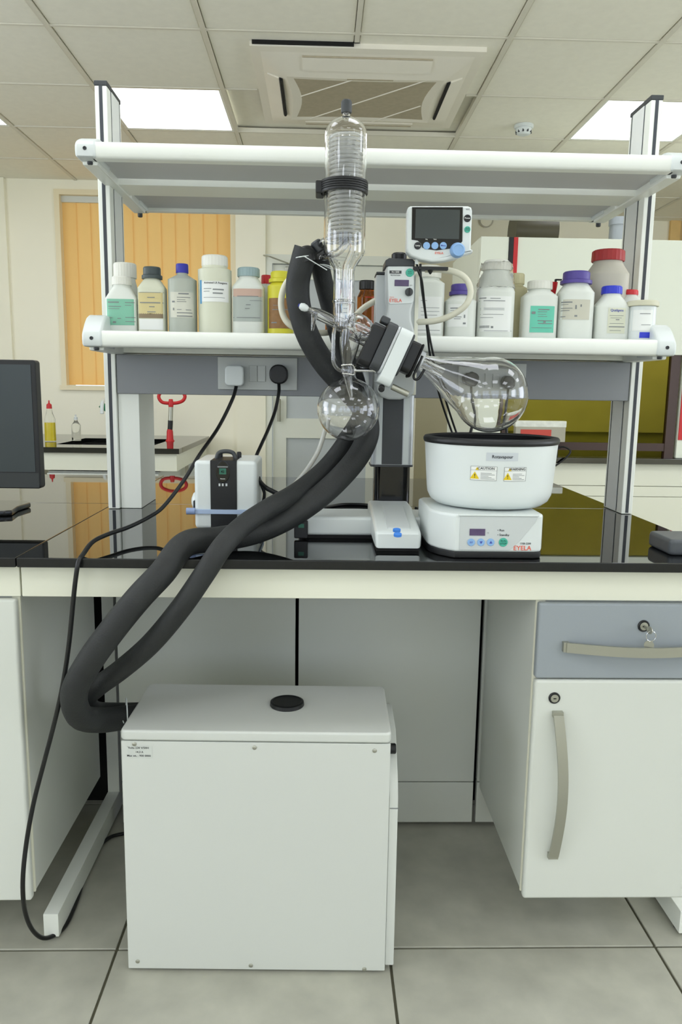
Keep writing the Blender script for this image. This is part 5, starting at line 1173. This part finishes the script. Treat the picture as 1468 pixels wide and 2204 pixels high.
# tap with a green lever
c = on(238, 951, ZC); gt = thing('lab_tap', 'white laboratory tap with a green lever at the sink, behind the left upright', 'tap', (c.x, c.y + .3, ZC))
yt = c.y + .3; gp = at(226, 882, yt)
obj('tap_body', tube(B(), [(gp.x + .06, yt, ZC), (gp.x + .06, yt, ZC + .18), (gp.x + .055, yt, gp.z + .04), (gp.x + .03, yt - .05, gp.z + .07), (gp.x + .03, yt - .16, gp.z + .05), (gp.x + .03, yt - .18, gp.z - .02)], .012, 12, 6), M_WP, gt, 60)
obj('tap_lever', cyl(B(), (gp.x + .055, yt, gp.z - .03), (gp.x - .02, yt - .02, gp.z + .035), .016, 16, .022), mat('green tap lever', (24, 120, 78), .4), gt, 40)
# red eyewash on a stem
c = sit(366, 949); ey = thing('eyewash', 'red ring-handled eyewash on a dark stem at the end of the sink bench', 'eyewash', (c.x, c.y, ZC))
yt = c.y
obj('eyewash_base', lathe(B(), [(.03, 0), (.022, .01), (.020, .06), (.016, .075)], (c.x, yt, ZC), (0, 0, 1), 20), M_RED, ey, 40)
obj('eyewash_hose', tube(B(), [(c.x, yt, ZC + .07), at(366, 925, yt), at(367, 905, yt)], .016, 12, 5), M_BLK, ey, 60)
obj('eyewash_stem', cyl(B(), at(367, 906, yt), at(368, 874, yt), .014, 14), M_STEEL, ey, 40)
obj('stem_grip', lathe(B(), [(.015, 0), (.018, .02), (.012, .05)], at(368, 876, yt), (0, 0, 1), 14), M_RED, ey, 40)
obj('ring_handle', tube(B(), [at(368, 868, yt), at(350, 866, yt), at(342, 856, yt), at(345, 846, yt), at(358, 840, yt), at(372, 839, yt), at(390, 843, yt), at(398, 852, yt), at(394, 862, yt), at(382, 867, yt), at(368, 868, yt)], .011, 10, 5), M_RED, ey, 60)

# ================================================================== FUME HOOD, RIGHT BACK
yh = on(1400, 986, ZC).y; hx0 = at(1032, 600, yh).x; hx1 = hx0 + 1.9; hzt = at(1250, 513, yh).z
M_HOOD = mat('fume hood white panel', (228, 232, 216), 0.4, var=0.01)
hd = thing('fume_hood', 'large white fume hood with an amber tinted glass sash and red-black edge stripes', 'fume hood', ((hx0 + hx1) / 2, yh + .45, 0))
zs0 = at(1300, 962, yh).z; zs1 = at(1300, 770, yh).z
gxa = at(1085, 850, yh).x; gxb = at(1453, 850, yh).x
boxo('base_cabinet', M_LAMC, hd, hx0, hx1, yh + .03, yh + .85, .1, ZC - .03, .002); boxo('base_plinth', M_BLKD, hd, hx0 + .05, hx1 - .05, yh + .08, yh + .8, 0, .099)
z1, z2 = at(1300, 1045, yh + .03).z, at(1300, 1067, yh + .03).z
w4 = (hx1 - hx0)
for k in range(1):
    x0 = hx0 + k * w4 + .002; x1 = x0 + w4 - .004
    boxo('cabinet_drawer', M_LAMC, hd, x0, x1, yh + .012, yh + .029, z1 + .002, ZC - .034, .002); boxo('cabinet_door', M_LAMC, hd, x0, x1, yh + .012, yh + .029, .11, z2 - .002, .002); boxo('cabinet_rail', M_LAMC, hd, x0, x1, yh + .012, yh + .029, z2 + .001, z1 - .001)
boxo('hood_worktop', M_GRAN, hd, hx0, hx1, yh - .04, yh + .86, ZC - .03, ZC, .002)
boxo('upper_panel', M_HOOD, hd, gxa + .02, hx1, yh, yh + .05, zs1 + .02, hzt, .003); boxo('side_post', M_HOOD, hd, hx0, gxa - .012, yh - .002, yh + .05, ZC + .001, hzt, .003)
boxo('side_post', M_HOOD, hd, gxb + .03, hx1, yh - .002, yh + .05, ZC + .001, zs1 + .019, .003)
boxo('hood_side', M_HOOD, hd, hx0, hx0 + .03, yh + .051, yh + .85, ZC + .001, hzt); boxo('hood_side', M_HOOD, hd, hx1 - .03, hx1, yh + .051, yh + .85, ZC + .001, hzt)
boxo('hood_back', mat('hood lining', (206, 200, 160), .5), hd, hx0 + .031, hx1 - .031, yh + .80, yh + .85, ZC + .001, hzt); boxo('hood_roof', M_HOOD, hd, hx0 + .031, hx1 - .031, yh + .051, yh + .79, hzt - .03, hzt)
boxo('baffle', mat('hood lining'    , (206, 200, 160), .5), hd, hx0 + .1, hx1 - .1, yh + .74, yh + .76, ZC + .1, ZC + .45)
bm = B(); box(bm, gxa, gxa + .02, yh + .012, yh + .04, zs0, zs1 + .01); box(bm, gxb - .03, gxb + .02, yh + .008, yh + .04, zs0 - .06, zs1 + .02); box(bm, gxa + .02, gxb - .03, yh + .012, yh + .04, zs0 - .02, zs0 + .022)
obj('sash_frame', bm, mat('dark brown sash frame', (66, 46, 40), .4, var=.05), hd)
boxo('sash_glass', M_SASH, hd, gxa + .02, gxb - .03, yh + .022, yh + .028, zs0 + .022, zs1 + .02)
boxo('sash_glass', M_SASH, hd, gxa + .02, gxb - .03, yh + .030, yh + .036, ZC + .002, zs0 - .021)
sx_ = gxa + .004
boxo('edge_stripe', M_RED, hd, sx_ + .008, sx_ + .03, yh - .006, yh - .0005 + .003, zs1 + .2, hzt - .002); boxo('edge_stripe', M_BLK, hd, sx_ - .016, sx_ + .007, yh - .006, yh + .003, zs1 + .2, hzt - .002)
boxo('edge_stripe', M_RED, hd, gxb + .034, gxb + .055, yh - .008, yh - .0025, ZC + .1, zs1 + .2); boxo('edge_stripe', M_BLK, hd, gxb + .056, gxb + .085, yh - .008, yh - .0025, ZC + .1, zs1 + .2)
boxo('hood_fill', M_HOODFILL, hd, hx0 + .3, hx1 - .3, yh + .25, yh + .37, hzt - .06, hzt - .031)  # unseen glowing box added to brighten the interior behind the sash
# ducts above
c = at(1145, 500, yh + .5); obj('exhaust_duct', cyl(B(), (at(1102, 498, yh + .5).x, yh + .5, c.z), (at(1192, 498, yh + .5).x, yh + .5, c.z), .11, 28), mat('olive dark duct', (58, 54, 34), .35, var=.05), hd, 40)
bm = B(); cyl(bm, (at(1332, 480, yh + .4).x, yh + .4, hzt - .01), (at(1332, 480, yh + .4).x, yh + .4, hzt + .16), .05, 24); obj('exhaust_pipe', lathe(bm, [(.055, hzt + .15), (.055, hzt + .19)], (at(1332, 480, yh + .4).x, yh + .4, 0), (0, 0, 1), 24), mat('grey duct', (150, 156, 160), .4, .3), hd, 40)
obj('duct_support', box(B(), at(1138, 505, yh + .5).x, at(1152, 505, yh + .5).x, yh + .47, yh + .53, hzt - .002, c.z - .1), M_DGR, hd)
# wall clock-like ring behind the display
c = at(1047, 474, YR - .02); ck = thing('wall_clock', 'round wall clock on the far wall right of the control display', 'clock', tuple(c)); obj('clock_face', lathe(B(), [(.05, 0), (.05, .018)], (c.x, YR - .0005, c.z), (0, -1, 0), 28), M_WALL, ck, 40); obj('clock_rim', lathe(B(), [(.052, .0), (.056, .02), (.048, .024), (.048, .0)], (c.x, YR - .0005, c.z), (0, -1, 0), 32, closed=True), M_GREYJ, ck, 40)
# instrument and wrapped box on the hood worktop
bz0 = at(1160, 950, yh - .0).z; x0, x1 = at(1108, 930, yh - .02).x, at(1215, 930, yh - .02).x
ins = thing('instrument', 'dark instrument on the fume hood worktop under the wrapped box', 'instrument', ((x0 + x1) / 2, yh - .02, ZC))
boxo('instrument_body', M_BLK, ins, x0 + .01, at(1199, 970, yh - .02).x, yh - .038, yh + .011 - .002, ZC + .0005, bz0, .002)
bx_ = thing('carton', 'film-wrapped carton with a red band on top of the dark instrument', 'box', ((x0 + x1) / 2, yh - .02, bz0))
zt3 = at(1160, 908, yh - .03).z
boxo('carton_body', mat('grey carton', (172, 168, 152), .5, var=.04), bx_, x0, x1, yh - .039, yh + .0095, bz0 + .0005, zt3, .002)
p, q = at(1120, 942, yh - .04), at(1187, 925, yh - .04); boxo('carton_band', mat('red carton print', (196, 74, 62), .5), bx_, p.x, q.x, yh - .0402, yh - .038, p.z, q.z)
boxo('carton_wrap', mat('white crumpled film', (226, 228, 218), .25, var=.08, scale=40, bump=.6, bscale=40), bx_, x0 - .004, x1 + .003, yh - .041, yh + .0098, zt3 - .028, zt3 + .006, .004, 3)
loose('black_lead', 'thin black lead hanging over the front of the fume hood worktop', 'cable', [at(1196, 965, yh - .02), at(1215, 962, yh - .03), at(1228, 972, yh - .05), at(1215, 988, yh - .055), at(1195, 1003, yh - .055)], .005, M_CORD)
